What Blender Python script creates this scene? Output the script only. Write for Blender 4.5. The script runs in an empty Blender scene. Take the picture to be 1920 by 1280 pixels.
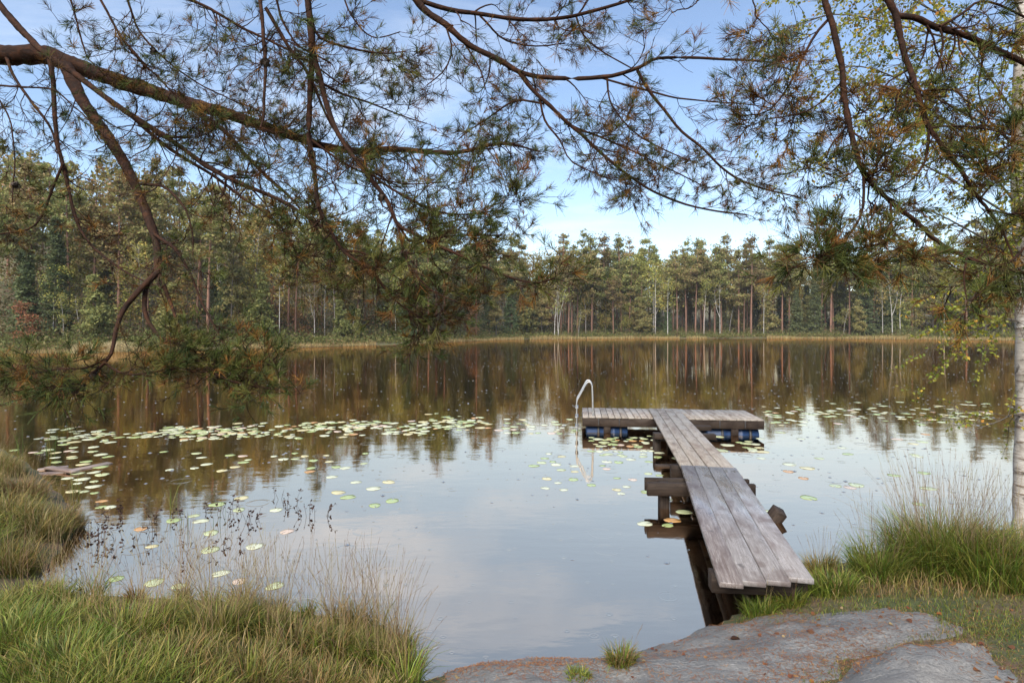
import bpy, math, random
import numpy as np
from mathutils import Vector, Matrix

# ------------------------------------------------------------------ camera, sky, sun, exposure
scene = bpy.context.scene
C = scene.collection
F_PX, HOR, CX, CAM_H = 1067.0, 613.0, 960.0, 2.5      # focal length in px of the 1920 px photograph, horizon row
cam = bpy.data.cameras.new('camera')
cam_o = bpy.data.objects.new('camera', cam); C.objects.link(cam_o)
cam_o.location = (0, 0, CAM_H); cam_o.rotation_euler = (math.pi / 2, 0, 0)
cam.sensor_width = 36; cam.lens = 36 * F_PX / 1920
cam.shift_y = -(640 - HOR) / 1920
cam.clip_start = 0.05; cam.clip_end = 3000
scene.camera = cam_o

SUN_EL, SUN_AZ = math.radians(44), math.radians(200)   # azimuth clockwise from +Y: behind the camera, to its left
w = bpy.data.worlds.new('World'); scene.world = w; w.use_nodes = True
nt = w.node_tree; nt.nodes.clear()
def N(nt, t, **kw):
    n = nt.nodes.new(t)
    for k, v in kw.items():
        if k in n.inputs: n.inputs[k].default_value = v
        else: setattr(n, k, v)
    return n
sky = N(nt, 'ShaderNodeTexSky', sky_type='NISHITA', sun_disc=False)
sky.sun_elevation = SUN_EL; sky.sun_rotation = SUN_AZ; sky.altitude = 50
sky.air_density = 1.0; sky.dust_density = 0.15; sky.ozone_density = 1.6
geo = N(nt, 'ShaderNodeTexCoord')
sep = N(nt, 'ShaderNodeSeparateXYZ'); nt.links.new(geo.outputs['Generated'], sep.inputs[0])
def M2(nt, op, a, b=None, clamp=False):
    m = nt.nodes.new('ShaderNodeMath'); m.operation = op; m.use_clamp = clamp
    for i, v in enumerate((a, b)):
        if v is None: continue
        if isinstance(v, (int, float)): m.inputs[i].default_value = v
        else: nt.links.new(v, m.inputs[i])
    return m.outputs[0]
den = M2(nt, 'ADD', M2(nt, 'MAXIMUM', sep.outputs['Z'], 0.0), 0.12)
cmb = N(nt, 'ShaderNodeCombineXYZ')
nt.links.new(M2(nt, 'DIVIDE', sep.outputs['X'], den), cmb.inputs[0])
nt.links.new(M2(nt, 'DIVIDE', sep.outputs['Y'], den), cmb.inputs[1])
mp = N(nt, 'ShaderNodeMapping'); mp.inputs['Location'].default_value = (3.1, 0.4, 0)
mp.inputs['Rotation'].default_value = (0, 0, 0.5); mp.inputs['Scale'].default_value = (0.7, 1.6, 1)
nt.links.new(cmb.outputs[0], mp.inputs[0])
cn = N(nt, 'ShaderNodeTexNoise', Scale=1.1, Detail=9.0, Roughness=0.62, Distortion=0.5)
nt.links.new(mp.outputs[0], cn.inputs['Vector'])
cr = N(nt, 'ShaderNodeValToRGB'); cr.color_ramp.elements[0].position = 0.50; cr.color_ramp.elements[1].position = 0.92
nt.links.new(cn.outputs[0], cr.inputs[0])
cmix = N(nt, 'ShaderNodeMixRGB'); nt.links.new(M2(nt, 'ADD', M2(nt, 'MULTIPLY', cr.outputs[0], 0.70), 0.04), cmix.inputs[0])
nt.links.new(sky.outputs[0], cmix.inputs[1]); cmix.inputs[2].default_value = (5.6, 5.9, 6.4, 1)
bg = N(nt, 'ShaderNodeBackground', Strength=0.105); nt.links.new(cmix.outputs[0], bg.inputs[0])
wo = N(nt, 'ShaderNodeOutputWorld'); nt.links.new(bg.outputs[0], wo.inputs[0])

sun = bpy.data.lights.new('sun', 'SUN'); sun.energy = 4.4; sun.angle = math.radians(50); sun.color = (1.0, 0.95, 0.87)
so = bpy.data.objects.new('sun', sun); C.objects.link(so); so.location = (0, 0, 60)
so.rotation_euler = Vector((-math.sin(SUN_AZ) * math.cos(SUN_EL), -math.cos(SUN_AZ) * math.cos(SUN_EL), -math.sin(SUN_EL))).to_track_quat('-Z', 'Y').to_euler()

scene.view_settings.view_transform = 'Standard'; scene.view_settings.look = 'None'
scene.view_settings.exposure = 1.15; scene.view_settings.gamma = 1.0
scene.render.engine = 'CYCLES'
scene.cycles.use_denoising = True
scene.cycles.max_bounces = 6; scene.cycles.diffuse_bounces = 4; scene.cycles.glossy_bounces = 3
scene.cycles.transparent_max_bounces = 8; scene.cycles.caustics_reflective = False; scene.cycles.caustics_refractive = False

# ------------------------------------------------------------------ helpers
RNG = np.random.default_rng(7)
rnd = random.Random(11)
def U(a, b, n=None): return RNG.uniform(a, b, n)
def PD(px, py, D): return np.array([(px - CX) / F_PX * D, D, CAM_H - (py - HOR) / F_PX * D])
def P(px, py, z=0.0): return PD(px, py, F_PX * (CAM_H - z) / (py - HOR))
def unit(v): return v / np.maximum(np.linalg.norm(v, axis=-1, keepdims=True), 1e-9)

def mesh(name, V, faces, mat, smooth=False, tint=None):
    V = np.asarray(V, dtype=np.float32).reshape(-1, 3)
    faces = [np.asarray(f, dtype=np.int32) for f in faces if len(f)]
    loops = np.concatenate([f.ravel() for f in faces])
    tot = np.concatenate([np.full(len(f), f.shape[1], dtype=np.int32) for f in faces])
    start = np.concatenate([[0], np.cumsum(tot)[:-1]]).astype(np.int32)
    me = bpy.data.meshes.new(name)
    me.vertices.add(len(V)); me.vertices.foreach_set('co', V.ravel())
    me.loops.add(len(loops)); me.loops.foreach_set('vertex_index', loops)
    me.polygons.add(len(tot)); me.polygons.foreach_set('loop_start', start)
    if smooth: me.polygons.foreach_set('use_smooth', np.ones(len(tot), dtype=bool))
    me.update(calc_edges=True)
    if tint is not None:
        a = me.attributes.new('tint', 'FLOAT_COLOR', 'POINT')
        c = np.ones((len(V), 4), dtype=np.float32); c[:, :3] = tint
        a.data.foreach_set('color', c.ravel())
    if mat is not None: me.materials.append(mat)
    return me
def link(name, me, parent=None, loc=None, rot=None):
    o = bpy.data.objects.new(name, me); C.objects.link(o)
    if parent is not None: o.parent = parent
    if loc is not None: o.location = [float(v) for v in loc]
    if rot is not None: o.rotation_euler = rot
    return o
def obj(name, V, faces, mat, parent=None, smooth=False, tint=None, loc=None):
    return link(name, mesh(name, V, faces, mat, smooth, tint), parent, loc)
def tag(o, label, cat, group=None, kind=None):
    o['label'] = label
    if cat: o['category'] = cat
    if group: o['group'] = group
    if kind: o['kind'] = kind
    return o
def thing(name, label, cat, loc=(0, 0, 0), rz=0, group=None):
    return tag(link(name, None, None, loc, (0, 0, rz)), label, cat, group)

class Acc:
    """collects vertices, faces and tints of one mesh"""
    def __init__(s): s.v, s.f3, s.f4, s.t, s.n = [], [], [], [], 0
    def add(s, V, f3=None, f4=None, tint=None):
        V = np.asarray(V, float).reshape(-1, 3)
        if f3 is not None and len(f3): s.f3.append(np.asarray(f3) + s.n)
        if f4 is not None and len(f4): s.f4.append(np.asarray(f4) + s.n)
        t = np.ones((len(V), 3)) if tint is None else np.broadcast_to(tint, (len(V), 3))
        s.v.append(V); s.t.append(t); s.n += len(V)
    def me(s, name, mat, smooth=False):
        fs = []
        if s.f3: fs.append(np.concatenate(s.f3))
        if s.f4: fs.append(np.concatenate(s.f4))
        return mesh(name, np.concatenate(s.v), fs, mat, smooth, np.concatenate(s.t))
    def build(s, name, mat, parent=None, smooth=False, loc=None): return link(name, s.me(name, mat, smooth), parent, loc)
    def tubes(s, Pts, R, sides=5, tint=None, jit=0.0):
        Pts = np.asarray(Pts, float); R = np.asarray(R, float)
        if Pts.ndim == 2: Pts, R = Pts[None], R[None]
        n, k, _ = Pts.shape
        T = unit(np.gradient(Pts, axis=1))
        ref = np.where(np.abs(T[:, :1, 2:3]) < 0.85, np.array([0, 0, 1.0]), np.array([1.0, 0, 0]))
        A = unit(np.cross(T, np.broadcast_to(ref, T.shape))); B = np.cross(T, A)
        th = np.arange(sides) / sides * 2 * math.pi
        RJ = R[:, :, None] * (1 + jit * RNG.normal(0, 1, (n, k, sides)))
        V = Pts[:, :, None] + RJ[..., None] * (np.cos(th)[:, None] * A[:, :, None] + np.sin(th)[:, None] * B[:, :, None])
        i = np.arange(n)[:, None, None] * k * sides; j = np.arange(k - 1)[None, :, None] * sides; q = np.arange(sides)[None, None]
        q2 = (q + 1) % sides
        f = np.stack(np.broadcast_arrays(i + j + q, i + j + q2, i + j + sides + q2, i + j + sides + q), -1).reshape(-1, 4)
        if tint is not None and np.ndim(tint) == 2: tint = np.repeat(tint, k * sides, axis=0)
        s.add(V, None, f, tint)
        ends = [np.concatenate([[a * k * sides + (k - 1) * sides + b for b in range(sides)]]) for a in range(n)] if n < 60 and sides == 4 else []
        for e in ends: s.f4.append(np.array([e]) + s.n - n * k * sides)
    def box(s, c, size, M=None, bev=0.006, tint=None):
        hx, hy, hz = [v / 2 for v in size]; b = min(bev, hx * .4, hy * .4, hz * .4)
        V, idx = [], {}
        for sx in (-1, 1):
            for sy in (-1, 1):
                for sz in (-1, 1):
                    for ax in range(3):
                        p = [sx * (hx - b), sy * (hy - b), sz * (hz - b)]
                        p[ax] = (sx * hx, sy * hy, sz * hz)[ax]
                        idx[(sx, sy, sz, ax)] = len(V); V.append(p)
        f4, f3 = [], []
        for ax in range(3):
            o1, o2 = [(1, 2), (2, 0), (0, 1)][ax]
            for sg in (-1, 1):
                def key(a, bb):
                    k = [0, 0, 0]; k[ax] = sg; k[o1] = a; k[o2] = bb; return idx[(k[0], k[1], k[2], ax)]
                q = [key(-1, -1), key(1, -1), key(1, 1), key(-1, 1)]
                f4.append(q if sg > 0 else q[::-1])
        for ax in range(3):                               # bevel strips along axis ax
            o1, o2 = [(1, 2), (2, 0), (0, 1)][ax]
            for a in (-1, 1):
                for bb in (-1, 1):
                    def key(e, which):
                        k = [0, 0, 0]; k[ax] = e; k[o1] = a; k[o2] = bb; return idx[(k[0], k[1], k[2], which)]
                    q = [key(-1, o1), key(1, o1), key(1, o2), key(-1, o2)]
                    f4.append(q[::-1] if a * bb > 0 else q)
        for sx in (-1, 1):
            for sy in (-1, 1):
                for sz in (-1, 1):
                    t = [idx[(sx, sy, sz, 0)], idx[(sx, sy, sz, 1)], idx[(sx, sy, sz, 2)]]
                    f3.append(t if sx * sy * sz > 0 else t[::-1])
        V = np.array(V) + np.array(c)
        if M is not None: V = V @ np.array(M)[:3, :3].T + np.array(M)[:3, 3]
        s.add(V, f3, f4, tint)

def catmull(pts, n):
    p = np.asarray(pts, float)
    p = np.vstack([2 * p[0] - p[1], p, 2 * p[-1] - p[-2]])
    seg = len(p) - 3
    t = np.linspace(0, seg - 1e-6, n); i = t.astype(int); u = (t - i)[:, None]
    a, b, c, d = p[i], p[i + 1], p[i + 2], p[i + 3]
    return 0.5 * (2 * b + (c - a) * u + (2 * a - 5 * b + 4 * c - d) * u ** 2 + (3 * b - a - 3 * c + d) * u ** 3)
def wav(x, y, s=1.0, seed=0.0):
    x = x * s + seed; y = y * s - seed * .7
    return (np.sin(x * 1.0 + 1.3 * np.sin(y * .7 + 1)) + np.sin(y * 1.27 + 1.7 * np.sin(x * .61 + 2)) +
            .5 * np.sin(x * 2.3 + y * 1.9 + 1.1 * np.sin(y * 1.7)) + .35 * np.sin(x * 4.1 - y * 3.7 + 2 * np.sin(x * 1.3))) / 2.85

# ------------------------------------------------------------------ materials
def mat(name):
    m = bpy.data.materials.new(name); m.use_nodes = True; m.node_tree.nodes.clear()
    return m, m.node_tree
def out(nt, sh, disp=None):
    o = nt.nodes.new('ShaderNodeOutputMaterial'); nt.links.new(sh, o.inputs[0])
def ramp(nt, fac, stops):
    r = nt.nodes.new('ShaderNodeValToRGB'); e = r.color_ramp.elements
    while len(e) < len(stops): e.new(0.5)
    for k, (p, c) in zip(e, stops): k.position = p; k.color = (*c, 1) if len(c) == 3 else c
    nt.links.new(fac, r.inputs[0]); return r.outputs[0]
def mixc(nt, fac, a, b, mode='MIX'):
    m = nt.nodes.new('ShaderNodeMixRGB'); m.blend_type = mode
    for i, v in enumerate((fac, a, b)):
        if isinstance(v, (int, float)): m.inputs[i].default_value = v
        elif isinstance(v, tuple): m.inputs[i].default_value = (*v, 1)
        else: nt.links.new(v, m.inputs[i])
    return m.outputs[0]
def noise(nt, vec, scale, detail=6, rough=.55, dist=0.0, sc=None):
    n = N(nt, 'ShaderNodeTexNoise', Scale=scale, Detail=detail, Roughness=rough, Distortion=dist)
    if sc is not None:
        m = nt.nodes.new('ShaderNodeMapping'); m.inputs['Scale'].default_value = sc
        nt.links.new(vec, m.inputs[0]); vec = m.outputs[0]
    nt.links.new(vec, n.inputs['Vector']); return n.outputs[0]
def bump(nt, h, strength, dist):
    b = N(nt, 'ShaderNodeBump', Strength=strength, Distance=dist); nt.links.new(h, b.inputs['Height']); return b.outputs[0]

def leaf_mat(name, trans=0.3, rough=0.6, var=0.35, spec=0.25):
    """foliage: tint from the mesh, varied a little from one plant to the next, some light through the leaf"""
    m, nt = mat(name)
    at = N(nt, 'ShaderNodeAttribute', attribute_name='tint')
    oi = nt.nodes.new('ShaderNodeObjectInfo')
    hs = nt.nodes.new('ShaderNodeHueSaturation'); nt.links.new(at.outputs['Color'], hs.inputs['Color'])
    nt.links.new(M2(nt, 'ADD', M2(nt, 'MULTIPLY', oi.outputs['Random'], var), 1 - var * .5), hs.inputs['Value'])
    r2 = M2(nt, 'FRACT', M2(nt, 'MULTIPLY', oi.outputs['Random'], 7.31))
    nt.links.new(M2(nt, 'ADD', M2(nt, 'MULTIPLY', r2, 0.06 * var / .35), 0.5 - 0.03 * var / .35), hs.inputs['Hue'])
    p = N(nt, 'ShaderNodeBsdfPrincipled', Roughness=rough); p.inputs['Specular IOR Level'].default_value = spec
    nt.links.new(hs.outputs[0], p.inputs['Base Color'])
    t = nt.nodes.new('ShaderNodeBsdfTranslucent'); nt.links.new(hs.outputs[0], t.inputs[0])
    mx = nt.nodes.new('ShaderNodeMixShader'); mx.inputs[0].default_value = trans
    nt.links.new(p.outputs[0], mx.inputs[1]); nt.links.new(t.outputs[0], mx.inputs[2]); out(nt, mx.outputs[0]); return m
M_NEEDLE = leaf_mat('pine_needle', .12, .6, .1, .06)
M_FAR = leaf_mat('far_foliage', .4, .7, .4)
M_LEAF = leaf_mat('birch_leaf', .45, .45, .1)
M_GRASS = leaf_mat('grass_blade', .35, .5, .12)
M_REED = leaf_mat('dry_reed', .3, .7, .1)

def bark_mat(name, c1, c2, c3, sc=(1, 1, .35), scale=14, b=.6, rough=.85):
    m, nt = mat(name); tc = nt.nodes.new('ShaderNodeTexCoord')
    n1 = noise(nt, tc.outputs['Object'], scale, 8, .65, .8, sc); n2 = noise(nt, tc.outputs['Object'], scale * .17, 4)
    c = ramp(nt, n1, [(.3, c1), (.52, c2), (.72, c3)]); c = mixc(nt, M2(nt, 'MULTIPLY', n2, .55), c, c1)
    p = N(nt, 'ShaderNodeBsdfPrincipled', Roughness=rough); p.inputs['Specular IOR Level'].default_value = .12; nt.links.new(c, p.inputs['Base Color'])
    nt.links.new(bump(nt, n1, b, .02), p.inputs['Normal']); out(nt, p.outputs[0]); return m
M_BARK = bark_mat('pine_branch_bark', (.012, .0075, .006), (.036, .016, .009), (.085, .033, .014), (1, 1, 1), 22)
M_FARBARK = bark_mat('far_pine_bark', (.09, .06, .05), (.20, .105, .07), (.27, .14, .085), (1, 1, .2), 3)
M_DARKBARK = bark_mat('dark_bark', (.05, .042, .035), (.10, .085, .07), (.16, .14, .11), (1, 1, .2), 3)
M_FARBIRCH = bark_mat('far_birch_bark', (.12, .10, .09), (.42, .39, .35), (.56, .54, .50), (1, 1, 1.5), 2.2, .2)
def birch_mat():
    m, nt = mat('birch_bark'); tc = nt.nodes.new('ShaderNodeTexCoord'); v = tc.outputs['Object']
    base = ramp(nt, noise(nt, v, 7, 6, .6, .3), [(.3, (.20, .165, .135)), (.48, (.33, .295, .255)), (.72, (.46, .43, .39))])
    band = noise(nt, v, 5, 7, .7, .4, (.9, .9, 6)); c = mixc(nt, ramp(nt, band, [(.53, (0, 0, 0)), (.62, (1, 1, 1))]), base, (.13, .095, .07))
    scar = noise(nt, v, 3.2, 5, .6, 1.0, (1, 1, 1.4)); c = mixc(nt, ramp(nt, scar, [(.55, (0, 0, 0)), (.62, (1, 1, 1))]), c, (.05, .04, .032))
    moss = noise(nt, v, 2.3, 6, .65); c = mixc(nt, M2(nt, 'MULTIPLY', ramp(nt, moss, [(.56, (0, 0, 0)), (.7, (1, 1, 1))]), .55), c, (.16, .15, .06))
    p = N(nt, 'ShaderNodeBsdfPrincipled', Roughness=.7); nt.links.new(c, p.inputs['Base Color'])
    nt.links.new(bump(nt, M2(nt, 'ADD', band, scar), .7, .02), p.inputs['Normal']); out(nt, p.outputs[0]); return m
M_BIRCH = birch_mat()

def wood_mat(name, dark, mid, light, rough=(.22, .55), spec=.5):
    m, nt = mat(name); tc = nt.nodes.new('ShaderNodeTexCoord'); oi = nt.nodes.new('ShaderNodeObjectInfo')
    add = nt.nodes.new('ShaderNodeVectorMath'); add.operation = 'ADD'
    cb = nt.nodes.new('ShaderNodeCombineXYZ'); r = oi.outputs['Random']
    nt.links.new(M2(nt, 'MULTIPLY', r, 40), cb.inputs[0]); nt.links.new(M2(nt, 'MULTIPLY', r, 17), cb.inputs[1])
    nt.links.new(tc.outputs['Object'], add.inputs[0]); nt.links.new(cb.outputs[0], add.inputs[1]); v = add.outputs[0]
    g = noise(nt, v, 9, 8, .6, .4, (.35, 5.5, 5.5)); fine = noise(nt, v, 40, 4, .6, .2, (.12, 4, 4))
    blot = noise(nt, v, 2.6, 6, .62, .6, (.7, 1.6, 1)); knot = noise(nt, v, 5.5, 3, .5, .3, (1, 1.2, 1))
    c = ramp(nt, g, [(.28, dark), (.5, mid), (.75, light)])
    c = mixc(nt, M2(nt, 'MULTIPLY', ramp(nt, fine, [(.42, (1, 1, 1)), (.6, (0, 0, 0))]), .55), c, tuple(x * .8 for x in dark))
    c = mixc(nt, M2(nt, 'MULTIPLY', ramp(nt, blot, [(.48, (0, 0, 0)), (.64, (1, 1, 1))]), .72), c, (dark[0] * .62, dark[1] * .5, dark[2] * .46))
    c = mixc(nt, M2(nt, 'MULTIPLY', ramp(nt, knot, [(.66, (0, 0, 0)), (.74, (1, 1, 1))]), .7), c, tuple(x * .4 for x in dark))
    c = mixc(nt, 1.0, c, ramp(nt, r, [(0, (.78, .74, .70)), (1, (1.12, 1.1, 1.1))]), 'MULTIPLY')
    p = N(nt, 'ShaderNodeBsdfPrincipled'); p.inputs['Specular IOR Level'].default_value = spec; nt.links.new(c, p.inputs['Base Color'])
    rr = ramp(nt, blot, [(.35, (rough[0],) * 3), (.65, (rough[1],) * 3)]); nt.links.new(rr, p.inputs['Roughness'])
    nt.links.new(bump(nt, M2(nt, 'ADD', g, M2(nt, 'MULTIPLY', fine, .25)), .5, .0016), p.inputs['Normal']); out(nt, p.outputs[0]); return m
M_WOOD = wood_mat('wet_grey_boards', (.165, .15, .14), (.275, .26, .253), (.375, .36, .357), (.16, .5))
M_STAIN = wood_mat('brown_stained_board', (.115, .088, .077), (.225, .197, .182), (.33, .308, .297), (.16, .5))
M_DECK = wood_mat('weathered_deck_boards', (.17, .145, .12), (.28, .25, .21), (.37, .34, .285), (.4, .7))
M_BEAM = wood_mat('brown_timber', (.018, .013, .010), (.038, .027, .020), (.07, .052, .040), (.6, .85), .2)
M_DRIFT = wood_mat('waterlogged_planks', (.16, .115, .09), (.26, .205, .17), (.34, .285, .245), (.25, .5))

def simple(name, col, rough=.5, metal=0.0, b=None):
    m, nt = mat(name); tc = nt.nodes.new('ShaderNodeTexCoord'); n = noise(nt, tc.outputs['Object'], 9, 6, .6)
    c = mixc(nt, n, tuple(x * .65 for x in col), tuple(min(1, x * 1.25) for x in col))
    p = N(nt, 'ShaderNodeBsdfPrincipled', Roughness=rough, Metallic=metal); nt.links.new(c, p.inputs['Base Color'])
    if b: nt.links.new(bump(nt, n, b, .01), p.inputs['Normal'])
    out(nt, p.outputs[0]); return m
M_BLUE = simple('blue_plastic', (.005, .026, .085), .5)
M_STRAP = simple('black_strap', (.02, .02, .022), .6)
M_GALV = simple('galvanised_steel', (.40, .42, .43), .42, .85)
M_CONE = simple('pine_cone', (.04, .026, .018), .8, 0, .8)
M_FOIL = simple('crumpled_foil', (.7, .7, .72), .3, .6)

def rock_mat():
    m, nt = mat('wet_granite'); tc = nt.nodes.new('ShaderNodeTexCoord'); v = tc.outputs['Object']
    n1 = noise(nt, v, 2.2, 9, .65, .6); n2 = noise(nt, v, 55, 5, .7); n3 = noise(nt, v, 6, 8, .7, 1.2, (.5, 1.7, 1))
    c = ramp(nt, n1, [(.3, (.085, .08, .073)), (.5, (.13, .123, .112)), (.7, (.18, .171, .157))])
    c = mixc(nt, .35, c, ramp(nt, n2, [(.35, (.05, .048, .048)), (.65, (.27, .26, .25))]))
    c = mixc(nt, M2(nt, 'MULTIPLY', ramp(nt, n3, [(.52, (0, 0, 0)), (.68, (1, 1, 1))]), .5), c, (.10, .09, .085))
    li = noise(nt, v, 3.6, 8, .75, .3); c = mixc(nt, M2(nt, 'MULTIPLY', ramp(nt, li, [(.6, (0, 0, 0)), (.7, (1, 1, 1))]), .4), c, (.33, .31, .27))
    p = N(nt, 'ShaderNodeBsdfPrincipled'); nt.links.new(c, p.inputs['Base Color'])
    nt.links.new(ramp(nt, n1, [(.3, (.4,) * 3), (.7, (.75,) * 3)]), p.inputs['Roughness'])
    nt.links.new(bump(nt, M2(nt, 'ADD', M2(nt, 'MULTIPLY', n2, .35), n3), .9, .03), p.inputs['Normal']); out(nt, p.outputs[0]); return m
M_ROCK = rock_mat()
def ground_mat():
    m, nt = mat('bank_soil_and_moss'); tc = nt.nodes.new('ShaderNodeTexCoord'); v = tc.outputs['Object']
    n1 = noise(nt, v, 1.7, 8, .65, .4); n2 = noise(nt, v, 16, 8, .7); n3 = noise(nt, v, .6, 5)
    soil = ramp(nt, n2, [(.3, (.045, .03, .018)), (.55, (.12, .075, .04)), (.75, (.22, .12, .06))])
    moss = ramp(nt, n2, [(.3, (.025, .033, .010)), (.7, (.075, .085, .022))])
    c = mixc(nt, ramp(nt, n1, [(.42, (0, 0, 0)), (.56, (1, 1, 1))]), soil, moss)
    geo = nt.nodes.new('ShaderNodeNewGeometry'); sp = nt.nodes.new('ShaderNodeSeparateXYZ'); nt.links.new(geo.outputs['Position'], sp.inputs[0])
    bed = ramp(nt, n2, [(.3, (.03, .016, .008)), (.7, (.11, .055, .025))])       # brown mud and sunken leaves below the waterline
    c = mixc(nt, M2(nt, 'MULTIPLY', M2(nt, 'SUBTRACT', .015, sp.outputs[2]), 25, True), c, bed)
    p = N(nt, 'ShaderNodeBsdfPrincipled', Roughness=.9); nt.links.new(c, p.inputs['Base Color'])
    nt.links.new(bump(nt, n2, .8, .04), p.inputs['Normal']); out(nt, p.outputs[0]); return m
M_GROUND = ground_mat()
def water_mat():
    m, nt = mat('dark_lake_water'); geo = nt.nodes.new('ShaderNodeNewGeometry'); v = geo.outputs['Position']
    def rings(scale, thr, k, wd, rr=.30):
        vo = N(nt, 'ShaderNodeTexVoronoi', Scale=scale, Randomness=1.0); vo.voronoi_dimensions = '2D'; nt.links.new(v, vo.inputs['Vector'])
        sc = nt.nodes.new('ShaderNodeSeparateColor'); nt.links.new(vo.outputs['Color'], sc.inputs[0])
        d = M2(nt, 'SUBTRACT', M2(nt, 'DIVIDE', vo.outputs['Distance'], scale), M2(nt, 'MULTIPLY', sc.outputs[0], rr / scale))
        env = M2(nt, 'POWER', 2.718, M2(nt, 'MULTIPLY', M2(nt, 'MULTIPLY', d, d), -1.0 / (wd * wd)))
        on = M2(nt, 'GREATER_THAN', sc.outputs[1], thr)
        return M2(nt, 'MULTIPLY', M2(nt, 'MULTIPLY', M2(nt, 'SINE', M2(nt, 'MULTIPLY', d, k)), env), on)
    h = M2(nt, 'ADD', M2(nt, 'MULTIPLY', rings(1.7, .72, 170, .02), .10), M2(nt, 'MULTIPLY', rings(3.4, .6, 150, .013, .06), .2))
    swell = noise(nt, v, 1.1, 3, .5, 0, (.6, 1.6, 1)); fine = noise(nt, v, 6, 3, .5, 0, (.6, 1.5, 1))
    nz = M2(nt, 'ADD', M2(nt, 'MULTIPLY', swell, .7), M2(nt, 'MULTIPLY', fine, .18))
    b = bump(nt, M2(nt, 'ADD', M2(nt, 'MULTIPLY', h, .9), nz), 1.0, .0042)
    gl = N(nt, 'ShaderNodeBsdfGlossy', Roughness=.035); gl.inputs[0].default_value = (1.0, .77, .56, 1); nt.links.new(b, gl.inputs['Normal'])
    tr = nt.nodes.new('ShaderNodeBsdfTransparent'); tr.inputs[0].default_value = (.62, .42, .27, 1)
    mx = nt.nodes.new('ShaderNodeMixShader'); mx.inputs[0].default_value = .88
    nt.links.new(tr.outputs[0], mx.inputs[1]); nt.links.new(gl.outputs[0], mx.inputs[2]); out(nt, mx.outputs[0]); return m
M_WATER = water_mat()
def pad_mat():
    m, nt = mat('lily_pad'); oi = nt.nodes.new('ShaderNodeObjectInfo'); tc = nt.nodes.new('ShaderNodeTexCoord')
    at = N(nt, 'ShaderNodeAttribute', attribute_name='tint')
    n = noise(nt, tc.outputs['Object'], 2.2, 6, .65)
    c = mixc(nt, M2(nt, 'MULTIPLY', ramp(nt, n, [(.52, (0, 0, 0)), (.75, (1, 1, 1))]), .5), at.outputs['Color'], (.38, .22, .07))
    p = N(nt, 'ShaderNodeBsdfPrincipled', Roughness=.22); p.inputs['Specular IOR Level'].default_value = .9
    nt.links.new(c, p.inputs['Base Color']); nt.links.new(bump(nt, n, .25, .01), p.inputs['Normal']); out(nt, p.outputs[0]); return m
M_PAD = pad_mat()

# ------------------------------------------------------------------ terrain and water
near_px = [(140, 955), (150, 985), (95, 1050), (70, 1095), (160, 1118), (300, 1125), (420, 1130), (560, 1150), (660, 1165), (740, 1200), (775, 1250), (790, 1282),
           (830, 1268), (900, 1248), (1000, 1240), (1110, 1240), (1200, 1225), (1270, 1205), (1335, 1180), (1390, 1148), (1460, 1105), (1540, 1072), (1620, 1042), (1700, 1025), (1850, 1000), (2000, 970)]
SH = [tuple(P(*p)[:2]) for p in near_px]
SH += [(10, 9.2), (25, 18), (50, 28), (90, 50), (110, 80), (105, 100)]
far_px = [(1890, 638.0), (1750, 636.5), (1500, 634.5), (1200, 634.3), (1000, 636), (930, 637.5), (850, 641), (780, 645), (700, 647.5), (540, 652), (400, 655.5), (250, 659), (100, 662), (0, 663)]
FAR = [tuple(P(*p)[:2]) for p in far_px]
SH += FAR + [(-62, 50), (-60, 42), (-35, 28), (-16, 16), (-8.6, 10.2)]
SH = np.array(SH); SH2 = np.roll(SH, -1, axis=0)
def sdist(x, y):
    """distance to the shoreline, positive on land"""
    x = np.asarray(x, float); y = np.asarray(y, float); shp = x.shape; x = x.ravel(); y = y.ravel()
    if len(x) < 20000:
        d = SH2 - SH; ax, ay = x[:, None] - SH[:, 0], y[:, None] - SH[:, 1]
        t = np.clip((ax * d[:, 0] + ay * d[:, 1]) / (d ** 2).sum(1), 0, 1)
        best = np.sqrt(((ax - t * d[:, 0]) ** 2 + (ay - t * d[:, 1]) ** 2).min(1))
        with np.errstate(divide='ignore', invalid='ignore'):
            c = ((SH[:, 1] > y[:, None]) != (SH2[:, 1] > y[:, None])) & (x[:, None] < d[:, 0] * ay / d[:, 1] + SH[:, 0])
        return np.where(c.sum(1) % 2 == 1, -best, best).reshape(shp)
    best = np.full(x.shape, 1e9); ins = np.zeros(x.shape, bool)
    for (x1, y1), (x2, y2) in zip(SH, np.roll(SH, -1, axis=0)):
        dx, dy = x2 - x1, y2 - y1
        t = np.clip(((x - x1) * dx + (y - y1) * dy) / (dx * dx + dy * dy), 0, 1)
        best = np.minimum(best, np.hypot(x - x1 - t * dx, y - y1 - t * dy))
        with np.errstate(divide='ignore', invalid='ignore'):
            ins ^= ((y1 > y) != (y2 > y)) & (x < (x2 - x1) * (y - y1) / (y2 - y1) + x1)
    return np.where(ins, -best, best).reshape(shp)
def sstep(x, a, b): t = np.clip((x - a) / (b - a), 0, 1); return t * t * (3 - 2 * t)
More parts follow.
